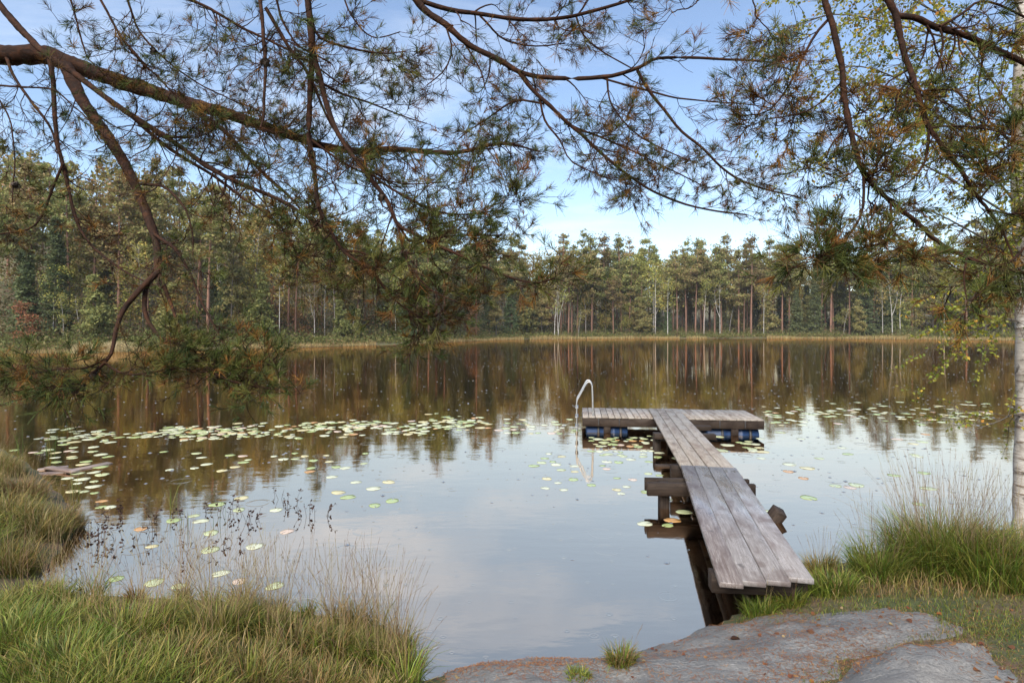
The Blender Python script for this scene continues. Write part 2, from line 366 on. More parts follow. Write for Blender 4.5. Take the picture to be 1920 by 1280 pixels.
def gz(x, y):
    x = np.asarray(x, float); y = np.asarray(y, float)
    s = sdist(x, y); r = np.hypot(x, y); d = np.maximum(s, 0)
    near = .02 + .17 * (1 - np.exp(-d / .3)) + .16 * np.minimum(np.maximum(d - .2, 0), 7) + .03 * wav(x, y, 2.2) * np.minimum(d * 2, 1)
    far = .02 + .45 * (1 - np.exp(-d / 4)) + np.minimum(.17 * np.maximum(d - 9, 0) * (1 + .25 * wav(x, y, .03, 2)) * (1 + 1.0 * sstep(-x, -5, 20)) * (1 - .45 * sstep(x, 30, 70)), 22) + .25 * wav(x, y, .25) * np.minimum(d / 6, 1)
    k = sstep(r, 16, 34); land = near * (1 - k) + far * k
    dl = np.maximum(-s, 0); bed = -.02 - np.minimum(.30 * dl + .12 * dl * dl, 1.6)
    return np.where(s > 0, land, bed)
def G(px, py):
    """the point of the ground seen at a pixel"""
    px = np.asarray(px, float); py = np.asarray(py, float); z = .2 + 0 * px
    for _ in range(14):
        D = F_PX * (CAM_H - z) / (py - HOR); z = .5 * z + .5 * np.maximum(0.0, gz((px - CX) / F_PX * D, D))
    return np.stack([(px - CX) / F_PX * D, D, z], -1)

na, nr = 540, 250
rad = np.concatenate([[0.0], np.geomspace(.5, 420, nr)])
ang = np.arange(na) / na * 2 * math.pi
RR, AA = np.meshgrid(rad, ang, indexing='ij')
X, Y = RR * np.sin(AA), RR * np.cos(AA)
V = np.stack([X, Y, gz(X, Y)], -1).reshape(-1, 3)
i = np.arange(nr)[:, None] * na; j = np.arange(na)[None]; j2 = (j + 1) % na
Fq = np.stack(np.broadcast_arrays(i + j, i + na + j, i + na + j2, i + j2), -1).reshape(-1, 4)
o = obj('ground', V, [Fq[:, ::-1]], M_GROUND, smooth=True); tag(o, 'brown soil and moss bank rising into the wooded hillside', None, kind='structure')
xs = np.array([-130, -40, -12, 0, 12, 40, 140.]); ys = np.array([2, 5, 9, 15, 30, 60, 145.])
gx, gy = np.meshgrid(xs, ys); V = np.stack([gx, gy, gx * 0], -1).reshape(-1, 3)
Fq = [[r * 7 + c, r * 7 + c + 1, r * 7 + 8 + c, r * 7 + 7 + c] for r in range(6) for c in range(6)]
o = obj('lake_water', V, [Fq], M_WATER); tag(o, 'dark still lake water dotted with raindrop rings', None, kind='structure')

# ------------------------------------------------------------------ rock slabs
def poly_sd(poly, x, y):
    poly = np.array(poly); best = np.full(x.shape, 1e9); ins = np.zeros(x.shape, bool)
    for (x1, y1), (x2, y2) in zip(poly, np.roll(poly, -1, axis=0)):
        dx, dy = x2 - x1, y2 - y1; t = np.clip(((x - x1) * dx + (y - y1) * dy) / (dx * dx + dy * dy), 0, 1)
        best = np.minimum(best, np.hypot(x - x1 - t * dx, y - y1 - t * dy))
        with np.errstate(divide='ignore', invalid='ignore'):
            ins ^= ((y1 > y) != (y2 > y)) & (x < (x2 - x1) * (y - y1) / (y2 - y1) + x1)
    return np.where(ins, best, -best)
ROCKS = []
def slab(name, label, poly, hgt, soft, seed):
    poly = np.array(poly); a = poly.min(0) - .3; b = poly.max(0) + .3; st = .035
    x, y = np.meshgrid(np.arange(a[0], b[0], st), np.arange(a[1], b[1], st)); n2, n1 = x.shape
    d = poly_sd(poly, x, y) + .12 * wav(x, y, 4.5, seed) + .06 * wav(x, y, 13, seed)
    def hf(x, y, d):
        lay = .030 * wav(x * .55 + y * 1.1, y * 2.0 - x * .6, 3.2, seed) + .016 * np.abs(wav(x * .6 + y, y * 1.6 - x * .5, 7.5, seed)) + .010 * wav(x, y, 17, seed) + .006 * wav(x, y, 50, seed)
        return gz(x, y) + hgt * sstep(d, -.06, soft) - .07 * (1 - sstep(d, -.12, .02)) + lay * sstep(d, -.05, .25)
    z = hf(x, y, d)
    keep = d > -.16
    idx = (np.arange(n1 * n2)).reshape(n2, n1)
    q = np.stack([idx[:-1, :-1], idx[:-1, 1:], idx[1:, 1:], idx[1:, :-1]], -1).reshape(-1, 4)
    kq = (keep[:-1, :-1] & keep[1:, 1:] & keep[:-1, 1:] & keep[1:, :-1]).ravel()
    q = q[kq]; used = np.unique(q); rm = np.full(n1 * n2, -1); rm[used] = np.arange(len(used))
    o = obj(name, np.stack([x, y, z], -1).reshape(-1, 3)[used], [rm[q]], M_ROCK, smooth=True)
    tag(o, label, 'rock'); ROCKS.append((poly, hf, seed)); return o
def GP(*pp): return [tuple(G(*p)[:2]) for p in pp]
slab('rock_slab', 'broad grey granite slab sloping into the water beside the jetty end',
     GP((820, 1262), (905, 1240), (1000, 1232), (1110, 1232), (1200, 1218), (1280, 1196), (1345, 1172), (1420, 1158), (1530, 1150), (1660, 1140), (1770, 1152), (1800, 1175), (1730, 1193), (1600, 1236), (1490, 1290), (1350, 1400), (1000, 1400), (800, 1320)), .05, .5, 1.3)
slab('rock_slab', 'smaller rounded grey rock hump behind a strip of moss on the bank',
     GP((1560, 1268), (1660, 1226), (1760, 1205), (1850, 1205), (1900, 1232), (1905, 1300), (1850, 1420), (1500, 1420), (1500, 1330)), .15, .45, 4.1)
def top_z(x, y):
    z = gz(x, y)
    for poly, hf, seed in ROCKS:
        x = np.asarray(x, float); y = np.asarray(y, float)
        d = poly_sd(poly, x, y) + .12 * wav(x, y, 4.5, seed) + .06 * wav(x, y, 13, seed)
        z = np.where(d > -.1, np.maximum(z, hf(x, y, d)), z)
    return z

# ------------------------------------------------------------------ jetty
def board(name, a, b, width, thick, m, parent, top=True, roll=0.0):
    """a plank from a to b (points on the top face's centre line)"""
    a = Vector(a); b = Vector(b); d = b - a; L = d.length
    rot = d.to_track_quat('X', 'Z').to_matrix().to_4x4() @ Matrix.Rotation(roll, 4, 'X')
    ac = Acc(); ac.box((0, 0, -thick / 2 if top else 0), (L, width, thick), bev=.005)
    me = ac.me(name, m); o = link(name, me, parent)
    o.matrix_basis = Matrix.Translation((a + b) / 2) @ rot; return o
jetty = thing('jetty', 'long grey plank walkway on timber posts leading out to the floating platform', 'jetty')
def lerp(a, b, t): return a + (b - a) * t
NL, NR, FL_, FR_ = P(1350, 1095, .42), P(1525, 1083, .42), P(1276, 871, .455), P(1381, 877, .455)
edges = [0, .245, .492, .742, 1]
for k in range(4):
    u0, u1 = edges[k], edges[k + 1]; um = (u0 + u1) / 2
    a, b = lerp(NL, NR, um), lerp(FL_, FR_, um)
    wd = (np.linalg.norm(NR - NL) * .5 + np.linalg.norm(FR_ - FL_) * .5) * (u1 - u0) * .98
    a = a + np.array([0, U(-.02, .02), U(-.004, .004)]); b = b + np.array([0, U(-.01, .01), U(-.004, .004)])
    board('walkway_board', a, b, wd - .006, .045, M_STAIN if k == 0 else M_WOOD, jetty, roll=U(-.012, .012))
NL2, NR2, FL2, FR2 = P(1278, 878, .428), P(1388, 886, .428), P(1216, 765.5, .432), P(1272, 765.5, .432)
for k in range(4):
    um = (k + .5) / 4; a, b = lerp(NL2, NR2, um), lerp(FL2, FR2, um)
    d = unit(b - a); a = a + d * (.02 if k < 3 else -.22)
    wd = (np.linalg.norm(NR2 - NL2) + np.linalg.norm(FR2 - FL2)) / 8
    board('walkway_board', a + np.array([0, 0, U(-.003, .003)]), b + np.array([0, 0, U(-.003, .003)]) + d * U(-.03, .03), wd - .014, .042, M_DECK, jetty, roll=U(-.012, .012))
def bent(D, pxl, pxr, ztop, h, th, posts, tilt=0.0, back=False):
    xl, xr = (pxl - CX) / F_PX * D, (pxr - CX) / F_PX * D
    board('cross_beam', (xl, D, ztop), (xr, D - .08, ztop + tilt), th, h, M_BEAM, jetty)
    if back: board('cross_beam', (xl + .015, D + th + .13, ztop + .012), (xr, D + th + .05, ztop + .012), th * .8, h, M_BEAM, jetty)
    for q in posts:
        x = (q - CX) / F_PX * D
        o = board('post', (x, D + th * .5 + .065, -1.4), (x + .01, D + th * .5 + .065, ztop - .012), .14, .13, M_BEAM, jetty, top=False)
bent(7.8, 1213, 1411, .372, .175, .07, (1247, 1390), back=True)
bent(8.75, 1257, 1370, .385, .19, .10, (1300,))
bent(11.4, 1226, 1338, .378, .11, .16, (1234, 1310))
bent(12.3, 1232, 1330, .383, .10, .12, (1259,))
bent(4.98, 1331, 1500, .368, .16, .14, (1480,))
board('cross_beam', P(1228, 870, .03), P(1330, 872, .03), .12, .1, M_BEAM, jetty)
board('stringer', (2.05, 5.05, .372), (2.83, 8.3, .40), .09, .12, M_BEAM, jetty)
board('stringer', (2.45, 5.1, .372), (3.12, 8.2, .40), .09, .12, M_BEAM, jetty)
board('stringer', (2.90, 8.4, .385), (3.55, 13.2, .385), .08, .10, M_BEAM, jetty)
board('stringer', (3.28, 8.4, .385), (4.0, 13.1, .385), .08, .10, M_BEAM, jetty)
a = Acc()                                            # tilted, split stub of an old post beside the walkway
o = board('old_post_stub', (2.98, 7.62, -.75), (3.44, 7.30, .15), .17, .15, M_BEAM, None, top=False, roll=.5)
tag(o, 'dark broken post stub leaning out of the water beside the walkway', 'post')

plat = thing('floating_platform', 'wooden floating bathing platform on blue drums at the jetty end', 'platform')
F0 = np.array([1.665, 13.46, .38]); E1 = unit(np.array([3.95, -.46, 0])); E2 = np.array([-E1[1], E1[0], 0])
LEN, DEP = 4.12, 1.55
PW = lambda u, v, z: F0 * [1, 1, 0] + E1 * u + E2 * v + np.array([0, 0, z])
nb = 27; bw = LEN / nb
for k in range(nb):
    u = (k + .5) * bw
    board('deck_board', PW(u, -.012 + U(-.006, .006), .38 + U(-.002, .002)), PW(u, DEP + U(-.01, .01), .38 + U(-.002, .002)), bw - .012, .028, M_DECK, plat)
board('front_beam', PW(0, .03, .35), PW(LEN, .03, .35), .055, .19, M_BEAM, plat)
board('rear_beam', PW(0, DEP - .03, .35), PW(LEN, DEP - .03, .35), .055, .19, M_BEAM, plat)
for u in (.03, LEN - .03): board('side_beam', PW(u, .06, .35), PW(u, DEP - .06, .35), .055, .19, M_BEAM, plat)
for u0, L in ((.08, 1.0), (LEN - 1.26, 1.2)):
    for v in (.34, DEP - .36):
        a = Acc(); r = .27
        ss = [0, .015, .04, L * .28, L * .3, L * .33, L * .35, L * .63, L * .65, L * .68, L * .7, L - .04, L - .015, L]
        rs = [.02, r - .035, r - .012, r, r + .02, r + .02, r, r, r + .02, r + .02, r, r - .012, r - .035, .02]
        a.tubes(np.array([PW(u0 + s, v, -.055) for s in ss]), rs, 24)
        dr = a.build('float_drum', M_BLUE, plat, smooth=True)
        for s in (.30, .82):
            b = Acc(); b.tubes(np.array([PW(u0 + L * s - .03, v, -.055), PW(u0 + L * s - .028, v, -.055), PW(u0 + L * s + .028, v, -.055), PW(u0 + L * s + .03, v, -.055)]), [r + .0, r + .03, r + .03, r + .0], 24)
            b.build('strap', M_STRAP, dr, smooth=True)
for u in (.38, .86, LEN - .98, LEN - .42):
    a = Acc(); Mx = Matrix.Translation(Vector(PW(u, -.004, .26))) @ Matrix.Rotation(math.atan2(E1[1], E1[0]), 4, 'Z')
    a.box((0, -.004, 0), (.022, .012, .17), Mx, .002); a.box((0, -.012, .05), (.02, .01, .02), Mx, .003); a.box((0, -.012, -.05), (.02, .01, .02), Mx, .003)
    a.build('bracket', M_STRAP, plat)
for u in (.50, LEN - .72): board('hanging_block', PW(u, .045, .16), PW(u + .16, .045, .16), .05, .16, M_BEAM, plat)

ladder = thing('swim_ladder', 'galvanised steel bathing ladder with looped handrails at the platform end', 'ladder')
for v in (.18, .66):
    pts = [PW(-.13, v, -.85), PW(-.13, v, 0), PW(-.135, v, .5), PW(-.13, v, .72), PW(-.06, v, .86), PW(.04, v, 1.05), PW(.10, v, 1.16), PW(.17, v, 1.185), PW(.225, v, 1.12), PW(.24, v, 1.0), PW(.25, v, .7), PW(.255, v, .385)]
    a = Acc(); a.tubes(catmull(pts, 60), np.full(60, .016), 10); a.build('handrail', M_GALV, ladder, smooth=True)
for z in (.56, .34, .1, -.16, -.42):
    a = Acc(); a.box((0, 0, 0), (.07, .48, .022), Matrix.Translation(Vector(PW(-.132, .42, z))) @ Matrix.Rotation(math.atan2(E1[1], E1[0]), 4, 'Z'), .004)
    a.build('rung', M_GALV, ladder)

dr = thing('plank_wreckage', 'nailed together old planks floating awash among the lily pads', 'planks')
for a, b, wd, z in (((118, 884), (206, 866), .17, .02), ((52, 889), (146, 881), .16, .015), ((90, 874), (142, 882), .14, .05), ((70, 879), (128, 873), .12, .02)):
    board('plank', P(*a, z), P(*b, z), wd, .035, M_DRIFT, dr)

# ------------------------------------------------------------------ lily pads
PADC = [(.42, .45, .24), (.52, .53, .36), (.32, .38, .15), (.52, .46, .24), (.55, .42, .32), (.46, .25, .09)]
PADN = ['pale green lily pad floating flat on the lake', 'whitish green lily pad floating flat on the lake', 'fresh green lily pad floating flat on the lake',
        'yellowing lily pad floating flat on the lake', 'pinkish tan lily pad floating flat on the lake', 'orange brown withered lily pad floating flat on the lake']
PADW = [.27, .3, .2, .12, .06, .05]
def pad_shape(seed):
    r_ = np.random.default_rng(seed); n = 22; th = np.linspace(.13, 2 * math.pi - .13, n)
    rr = 1 + .05 * np.sin(th * 3 + r_.uniform(0, 6)) + .03 * np.sin(th * 7 + r_.uniform(0, 6))
    rr[0] *= .97; rr[-1] *= .97
    rim = np.stack([rr * np.cos(th), rr * .86 * np.sin(th), .02 + .05 * np.maximum(0, np.sin(th * 2 + r_.uniform(0, 6))) ** 3 + .012 * np.sin(th * 5)], -1)
    mid = rim * [.55, .55, .2] + [0, 0, .022]; low = rim * [.97, .97, 1] - [0, 0, .03]
    V = np.vstack([[[.06, 0, .02]], mid, rim, low])
    f3 = [[0, 1 + k, 2 + k] for k in range(n - 1)]
    f4 = [[1 + k, 1 + n + k, 2 + n + k, 2 + k] for k in range(n - 1)] + [[1 + n + k, 1 + 2 * n + k, 2 + 2 * n + k, 2 + n + k] for k in range(n - 1)]
    return V, f3, f4
SHAPES = [pad_shape(s) for s in range(5)]
pads = []
def scatter_pads(n, fx, rmin=.085, rmax=.155, wts=None, ov=.75):
    k = t = 0
    while k < n and t < n * 30:
        t += 1; px, py = fx(); p = P(px, py)
        if sdist(p[0], p[1]) > -.12: continue
        q = (p - F0 * [1, 1, 0]); u, v = q @ E1, q @ E2
        if -.1 < u < LEN + .1 and .02 < v < DEP: continue
        r = U(rmin, rmax)
        if any((p[0] - a[0]) ** 2 + (p[1] - a[1]) ** 2 < ((r + a[2]) * ov) ** 2 for a in pads): continue
        pads.append((p[0], p[1], r, RNG.choice(6, p=wts or PADW), U(0, 6.28), RNG.integers(5))); k += 1
def tri(): return U(-1, 1) * U(0, 1)
def band():
    c = CLU[RNG.integers(len(CLU))]; return c[0] + RNG.normal(0, 19), c[1] + RNG.normal(0, 3.4)
CLU = [(x, 822 - (x - 90) * .036 + tri() * 19) for x in U(110, 905, 50)]
scatter_pads(300, band, .055, .15, ov=.55)
scatter_pads(30, lambda: (U(560, 920), U(788, 806)), ov=.6)
scatter_pads(40, lambda: (U(-10, 230) - 20, U(818, 960)), .07, .125)
scatter_pads(26, lambda: (U(300, 700), U(845, 885)), .07, .12)
scatter_pads(14, lambda: (U(180, 560), U(940, 1100)), .07, .11)
scatter_pads(5, lambda: (U(330, 470), U(930, 1010)), .1, .13)
scatter_pads(38, lambda: (U(1105, 1235), U(817, 846)), .06, .13, ov=.55)
scatter_pads(18, lambda: (U(1325, 1432), U(818, 848)), .08, .15, ov=.6)
scatter_pads(36, lambda: (U(1000, 1240), 845 + abs(tri()) * 110), .06, .115)
scatter_pads(12, lambda: (U(1180, 1300), U(850, 990)), .07, .12)
scatter_pads(110, lambda: (U(1425, 1860), 775 + tri() * 28), .07, .15, ov=.6)
scatter_pads(26, lambda: (U(1390, 1760), U(800, 960)), .08, .13)
scatter_pads(30, lambda: (U(930, 1090), U(785, 815)), .08, .14)
scatter_pads(8, lambda: (U(620, 760), U(885, 950)), .08, .12)
scatter_pads(70, lambda: (U(850, 1340), U(636.2, 638.0) + (0.8)), .15, .3, ov=.5)
def vis(p): return p[2] ** 2 / (p[1] ** 3)            # how large a pad shows
pads.sort(key=vis, reverse=True)
pad_me = {}
rest = Acc()
for n_, (x, y, r, c, a, s) in enumerate(pads):
    V, f3, f4 = SHAPES[s]
    if n_ < 290:
        if (c, s) not in pad_me:
            ac = Acc(); ac.add(V, f3, f4, np.array(PADC[c])); pad_me[(c, s)] = ac.me('lily_pad', M_PAD, True)
        o = link('lily_pad', pad_me[(c, s)], None, (x, y, .001), (0, 0, a)); o.scale = (r, r * U(.85, 1.05), r * .4)
        tag(o, PADN[c], 'lily pad', 'lily pads on the lake: ' + PADN[c].split(' lily')[0])
    else:
        ca, sa = math.cos(a), math.sin(a); W = V * [r, r, r * .4]
        rest.add(np.stack([W[:, 0] * ca - W[:, 1] * sa + x, W[:, 0] * sa + W[:, 1] * ca + y, W[:, 2] + .001], -1), f3, f4, np.array(PADC[c]))
tag(rest.build('lily_pads', M_PAD, None, True), 'scattered small far off lily pads on the lake', 'lily pads', kind='stuff')
print('pads', len(pads))

# raindrops striking the water: small domes thrown up for a moment
n = 24000; x, y = U(-45, 95, n), 6 + 110 * U(0, 1, n) ** 1.0; px_ = x / y * F_PX
ok = (np.abs(px_) < 1050) & (sdist(x, y) < -.4); q = np.stack([x, y, 0 * x], -1) - F0 * [1, 1, 0]; u_, v_ = q @ E1, q @ E2
ok &= ~((u_ > -.2) & (u_ < LEN + .2) & (v_ > -.2) & (v_ < DEP + .2)); x, y = x[ok], y[ok]; n = len(x); r = U(.015, .043, n)
th = np.arange(6) / 6 * 2 * math.pi
rim = np.stack([x[:, None] + r[:, None] * np.cos(th), y[:, None] + r[:, None] * np.sin(th), np.full((n, 6), .0015)], -1)
V = np.concatenate([rim, np.stack([x, y, .0015 + r * U(.2, .5, n)], -1)[:, None]], 1).reshape(-1, 3)
i = np.arange(n)[:, None] * 7; k6 = np.arange(6)[None]
f3 = np.stack(np.broadcast_arrays(i + k6, i + (k6 + 1) % 6, i + 6), -1).reshape(-1, 3)
m, nt = mat('rain_splash'); gl = N(nt, 'ShaderNodeBsdfGlossy', Roughness=.1); gl.inputs[0].default_value = (1.0, .82, .64, 1); out(nt, gl.outputs[0])
o = obj('rain_splashes', V, [f3], m, smooth=True); tag(o, 'tiny splashes of rain dotting the dark lake surface', 'splashes', kind='stuff')

# ------------------------------------------------------------------ grass
def blades(acc, base, n, h, lean, width, cols, spread_dir=None, curl=.5, K=4):
    """n curved blades rooted at base (n,3)"""
    n = len(base); h = np.broadcast_to(h, n) * U(.4, 1.15, n)
    az = U(0, 2 * math.pi, n) if spread_dir is None else spread_dir
    ln = np.abs(RNG.normal(0, 1, n)) * lean + .05
    dirh = np.stack([np.cos(az), np.sin(az), az * 0], -1)
    side = np.stack([-np.sin(az), np.cos(az), az * 0], -1)
    tw = U(-1.2, 1.2, n)[:, None]; side = side * np.cos(tw) + dirh * np.sin(tw)
    t = np.linspace(0, 1, K)
    bend = np.clip(ln, 0, 1.5)[:, None] * t ** 1.0 + curl * U(.2, 1, n)[:, None] * t ** 2.2
    st = np.cumsum(np.concatenate([np.zeros((n, 1)), np.full((n, K - 1), 1 / (K - 1))], 1), 1)
    th = bend; seg = h[:, None] / (K - 1)
    dx = np.cumsum(np.concatenate([np.zeros((n, 1)), np.sin(th[:, 1:]) * seg], 1), 1)
    dz = np.cumsum(np.concatenate([np.zeros((n, 1)), np.cos(th[:, 1:]) * seg], 1), 1)
    ctr = base[:, None] + dirh[:, None] * dx[..., None] + np.array([0, 0, 1.0]) * dz[..., None]
    wd = (np.broadcast_to(width, n)[:, None] * np.array([.8, 1, .75, .12] if K == 4 else np.linspace(1, .15, K)))[..., None] * .5
    V = np.stack([ctr - side[:, None] * wd, ctr + side[:, None] * wd], 2).reshape(-1, 3)
    i = np.arange(n)[:, None] * 2 * K + np.arange(K - 1)[None] * 2
    f = np.stack([i, i + 1, i + 3, i + 2], -1).reshape(-1, 4)
    c = np.array(cols)[RNG.integers(len(cols), size=n)] * U(.42, 1.25, (n, 1))
    acc.add(V, None, f, np.repeat(c, 2 * K, axis=0))
GREEN = [(.13, .19, .022), (.17, .22, .028), (.09, .14, .02), (.23, .24, .045), (.26, .22, .05)]
OLIVE = [(.17, .18, .035), (.25, .20, .05), (.30, .19, .06), (.12, .14, .03), (.34, .25, .11)]
STRAW = [(.40, .30, .14), (.33, .22, .09), (.28, .16, .06), (.22, .19, .05), (.16, .17, .04)]
def tussock(label, px, py, r, h, n, cols, stalks=0, sh=.8, lean=.5, group=None, slean=.22):
    c = G(px, py); rr = r * np.sqrt(U(0, 1, n)) * .75; aa = U(0, 2 * math.pi, n)
    b = np.stack([c[0] + rr * np.cos(aa), c[1] + rr * np.sin(aa)], -1); z = np.maximum(top_z(b[:, 0], b[:, 1]) - .03, -.06)
    base = np.stack([b[:, 0] - c[0], b[:, 1] - c[1], z - c[2]], -1)
    a = Acc(); az = aa + RNG.normal(0, .7, n)
    blades(a, base, n, h, lean * (.5 + rr / r), U(.004, .0085, n), cols, az, 1.15)
    o = a.build('grass_tussock', M_GRASS, None, loc=c); tag(o, label, 'grass', group)
    if stalks:
        a = Acc(); s = stalks; rr = r * np.sqrt(U(0, 1, s)) * .6; aa = U(0, 2 * math.pi, s)
        L = sh * U(.65, 1.1, s); le = np.abs(RNG.normal(0, 1, s)) * slean + .04; az = aa + RNG.normal(0, .6, s)
        t = np.linspace(0, 1, 7)[None]; th = le[:, None] * (.4 + t * 1.1)
        d = np.stack([np.sin(th) * np.cos(az)[:, None], np.sin(th) * np.sin(az)[:, None], np.cos(th)], -1) * (L / 6)[:, None, None]
        d[:, 0] = 0; pts = np.cumsum(d, 1) + np.stack([rr * np.cos(aa), rr * np.sin(aa), rr * 0], -1)[:, None]
        R = np.full((s, 7), .0011); R[:, 4:] = .0008
        ct = np.array([(.30, .21, .11), (.24, .15, .09), (.35, .28, .13)])[RNG.integers(3, size=s)]
        a.tubes(pts, R, 3, ct)
        # seed spikelets along the upper third of every stalk
        for q in range(7):
            f = U(.68, 1.0, s); k = np.minimum((f * 6).astype(int), 5); u = (f * 6 - k)[:, None]
            p0 = pts[np.arange(s), k] * (1 - u) + pts[np.arange(s), k + 1] * u
            up = unit(pts[np.arange(s), k + 1] - pts[np.arange(s), k] + RNG.normal(0, .0012, (s, 3)))
            sd = unit(np.cross(up, RNG.normal(0, 1, (s, 3)))) * .0016; ln = up * U(.012, .028, s)[:, None] + RNG.normal(0, .003, (s, 3))
            a.add(np.stack([p0 - sd, p0 + sd, p0 + ln], 1).reshape(-1, 3), np.arange(3 * s).reshape(-1, 3), None, np.repeat(ct * .7, 3, 0))
        a.build('seed_stalks', M_REED, o)['kind'] = 'stuff'
    return o
tussock('big green grass tussock with tall purple seed stalks beside the birch', 1765, 1072, .50, .62, 2600, GREEN + OLIVE[:2], 210, 1.02)
tussock('green grass tussock in front of the birch trunk', 1862, 1090, .42, .52, 1700, GREEN, 60, .9)
tussock('olive grass tussock at the foot of the birch', 1935, 1085, .42, .55, 1600, OLIVE, 60, .9)
tussock('medium green grass tussock between the jetty and the big tussock', 1648, 1082, .27, .42, 1000, GREEN + OLIVE[:1], 45, .75)
tussock('small orange green grass tuft touching the side of the walkway', 1537, 1078, .17, .28, 600, OLIVE + [(.38, .25, .05)], 22, .5)
tussock('low green grass clump beside the landward end of the walkway', 1560, 1108, .24, .24, 800, GREEN, 6, .4)
tussock('sparse green grass clump under the landward end of the walkway', 1425, 1150, .17, .19, 360, GREEN, 4, .35)
tussock('thin green grass clump in front of the walkway end boards', 1478, 1132, .17, .22, 380, GREEN + OLIVE[:1], 4, .35)
tussock('small grass tuft growing from a crack in the granite slab', 1165, 1262, .11, .17, 420, OLIVE + GREEN[:2], 7, .3)
tussock('little green grass tuft at the lower edge of the granite slab', 1085, 1288, .09, .09, 200, GREEN, 0)
LF = [(20, 1215, .40, .50, GREEN, 0), (125, 1262, .38, .46, GREEN, 0), (235, 1196, .36, .46, GREEN, 40), (215, 1300, .40, .42, GREEN, 0), (335, 1250, .34, .36, OLIVE, 12),
      (415, 1186, .30, .48, GREEN[2:] + OLIVE[:2], 90), (470, 1275, .34, .32, STRAW + OLIVE, 10), (560, 1205, .30, .32, OLIVE + STRAW, 25), (640, 1215, .26, .34, OLIVE + GREEN[:1], 40), (715, 1238, .22, .34, GREEN + OLIVE[:1], 60),
      (60, 1138, .34, .42, GREEN, 25), (-60, 1190, .4, .5, GREEN, 0), (330, 1325, .35, .36, GREEN + OLIVE, 0), (590, 1290, .32, .27, STRAW, 8), (705, 1300, .22, .25, OLIVE + STRAW[:1], 6), (100, 1350, .4, .4, GREEN, 0), (310, 1165, .24, .36, OLIVE, 45), (505, 1180, .22, .34, OLIVE + GREEN[:1], 45), (150, 1165, .25, .38, GREEN + OLIVE, 30)]
LFN = ['long green grass tussock leaning over the near left bank', 'olive grass tussock with seed stalks on the near left bank', 'straw brown grass tussock on the near left bank']
for (px, py, r, h, cols, st) in LF:
    k = 0 if cols[0] == GREEN[0] else (2 if cols[0] == STRAW[0] else 1)
    sz = 'small' if r < .25 else 'medium' if r < .34 else 'large'
    lb = LFN[k].split(' leaning')[0].split(' with')[0].split(' on the')[0].replace('grass', 'grass'); lb = sz + ' ' + lb + (' thick with tall seed stalks' if st >= 40 else ' with a few seed stalks' if st > 0 else ' without seed stalks') + ' on the near left bank'
    tussock(lb, px, py, r, h * .60, int(4200 * r), cols + [OLIVE[1], STRAW[3], OLIVE[3], OLIVE[0]], st, .72, group=lb + ' group', slean=.3)
for (px, py, r, h, cols, st) in [(15, 975, .45, .55, OLIVE, 10), (75, 1000, .40, .48, OLIVE + STRAW, 10), (118, 985, .30, .42, STRAW, 10), (-60, 930, .5, .6, STRAW + OLIVE, 10), (10, 1065, .4, .5, OLIVE, 12), (40, 930, .4, .5, STRAW, 14), (-70, 1030, .5, .6, GREEN, 0), (-30, 880, .5, .55, OLIVE, 8), (5, 888, .4, .5, STRAW, 8), (-60, 860, .5, .5, STRAW, 4)]:
    tussock('dry olive and straw grass tussock on the low point beside the lily pads', px, py, r * .9, h * .72, 1100, cols, st * 2, .6, group='grass tussocks on the low point')
for k_, (px, py) in enumerate([(95, 1112), (175, 1122), (255, 1128), (345, 1130), (395, 1134), (455, 1142), (520, 1148), (575, 1158), (625, 1166), (680, 1178), (712, 1196), (752, 1222), (770, 1262), (762, 1292), (660, 1186), (480, 1160)]):
    tussock('thin uneven grass tuft at the very edge of the near left bank', px, py, U(.06, .13), U(.16, .38), RNG.integers(90, 260), [OLIVE, GREEN, STRAW][k_ % 3], RNG.integers(8, 34), U(.45, .85), group='grass tufts along the near left water edge', slean=.32)
def turf(n, fx, h, cols, wd=.004, rej=True):
    a = Acc(); b = G(U(fx[0], fx[1], n), U(fx[2], fx[3], n))[:, :2]; s = sdist(b[:, 0], b[:, 1]); z = gz(b[:, 0], b[:, 1]); tz = top_z(b[:, 0], b[:, 1])
    ok = (s > .03) & (tz < z + .02); b = b[ok]; z = z[ok]
    blades(a, np.stack([b[:, 0], b[:, 1], z - .01], -1), len(b), h, .6, wd, cols, None, .6); return a
MOSS = [(.13, .16, .025), (.18, .19, .035), (.22, .17, .05), (.28, .19, .07), (.12, .14, .025)]
a1 = turf(7000, (1380, 1960, 1085, 1200), .055, MOSS + GREEN[:2])
tag(a1.build('short_turf', M_GRASS), 'short mossy grass round the rocks and below the tussocks', 'grass', kind='stuff')
a2 = turf(6000, (1500, 1960, 1160, 1290), .035, MOSS)
tag(a2.build('moss_turf', M_GRASS), 'thin moss and grass in the gap between the two rocks', 'grass', kind='stuff')
a3 = turf(2600, (-60, 770, 1130, 1300), .22, OLIVE + STRAW + GREEN[:2], .005)
tag(a3.build('tangled_grass', M_GRASS), 'tangled brown and green grass filling the near left bank', 'grass', kind='stuff')
a4 = turf(1500, (1560, 1960, 1060, 1125), .18, OLIVE + STRAW[:2], .0045)
tag(a4.build('rank_grass', M_GRASS), 'rough brown grass between the tussocks by the birch', 'grass', kind='stuff')

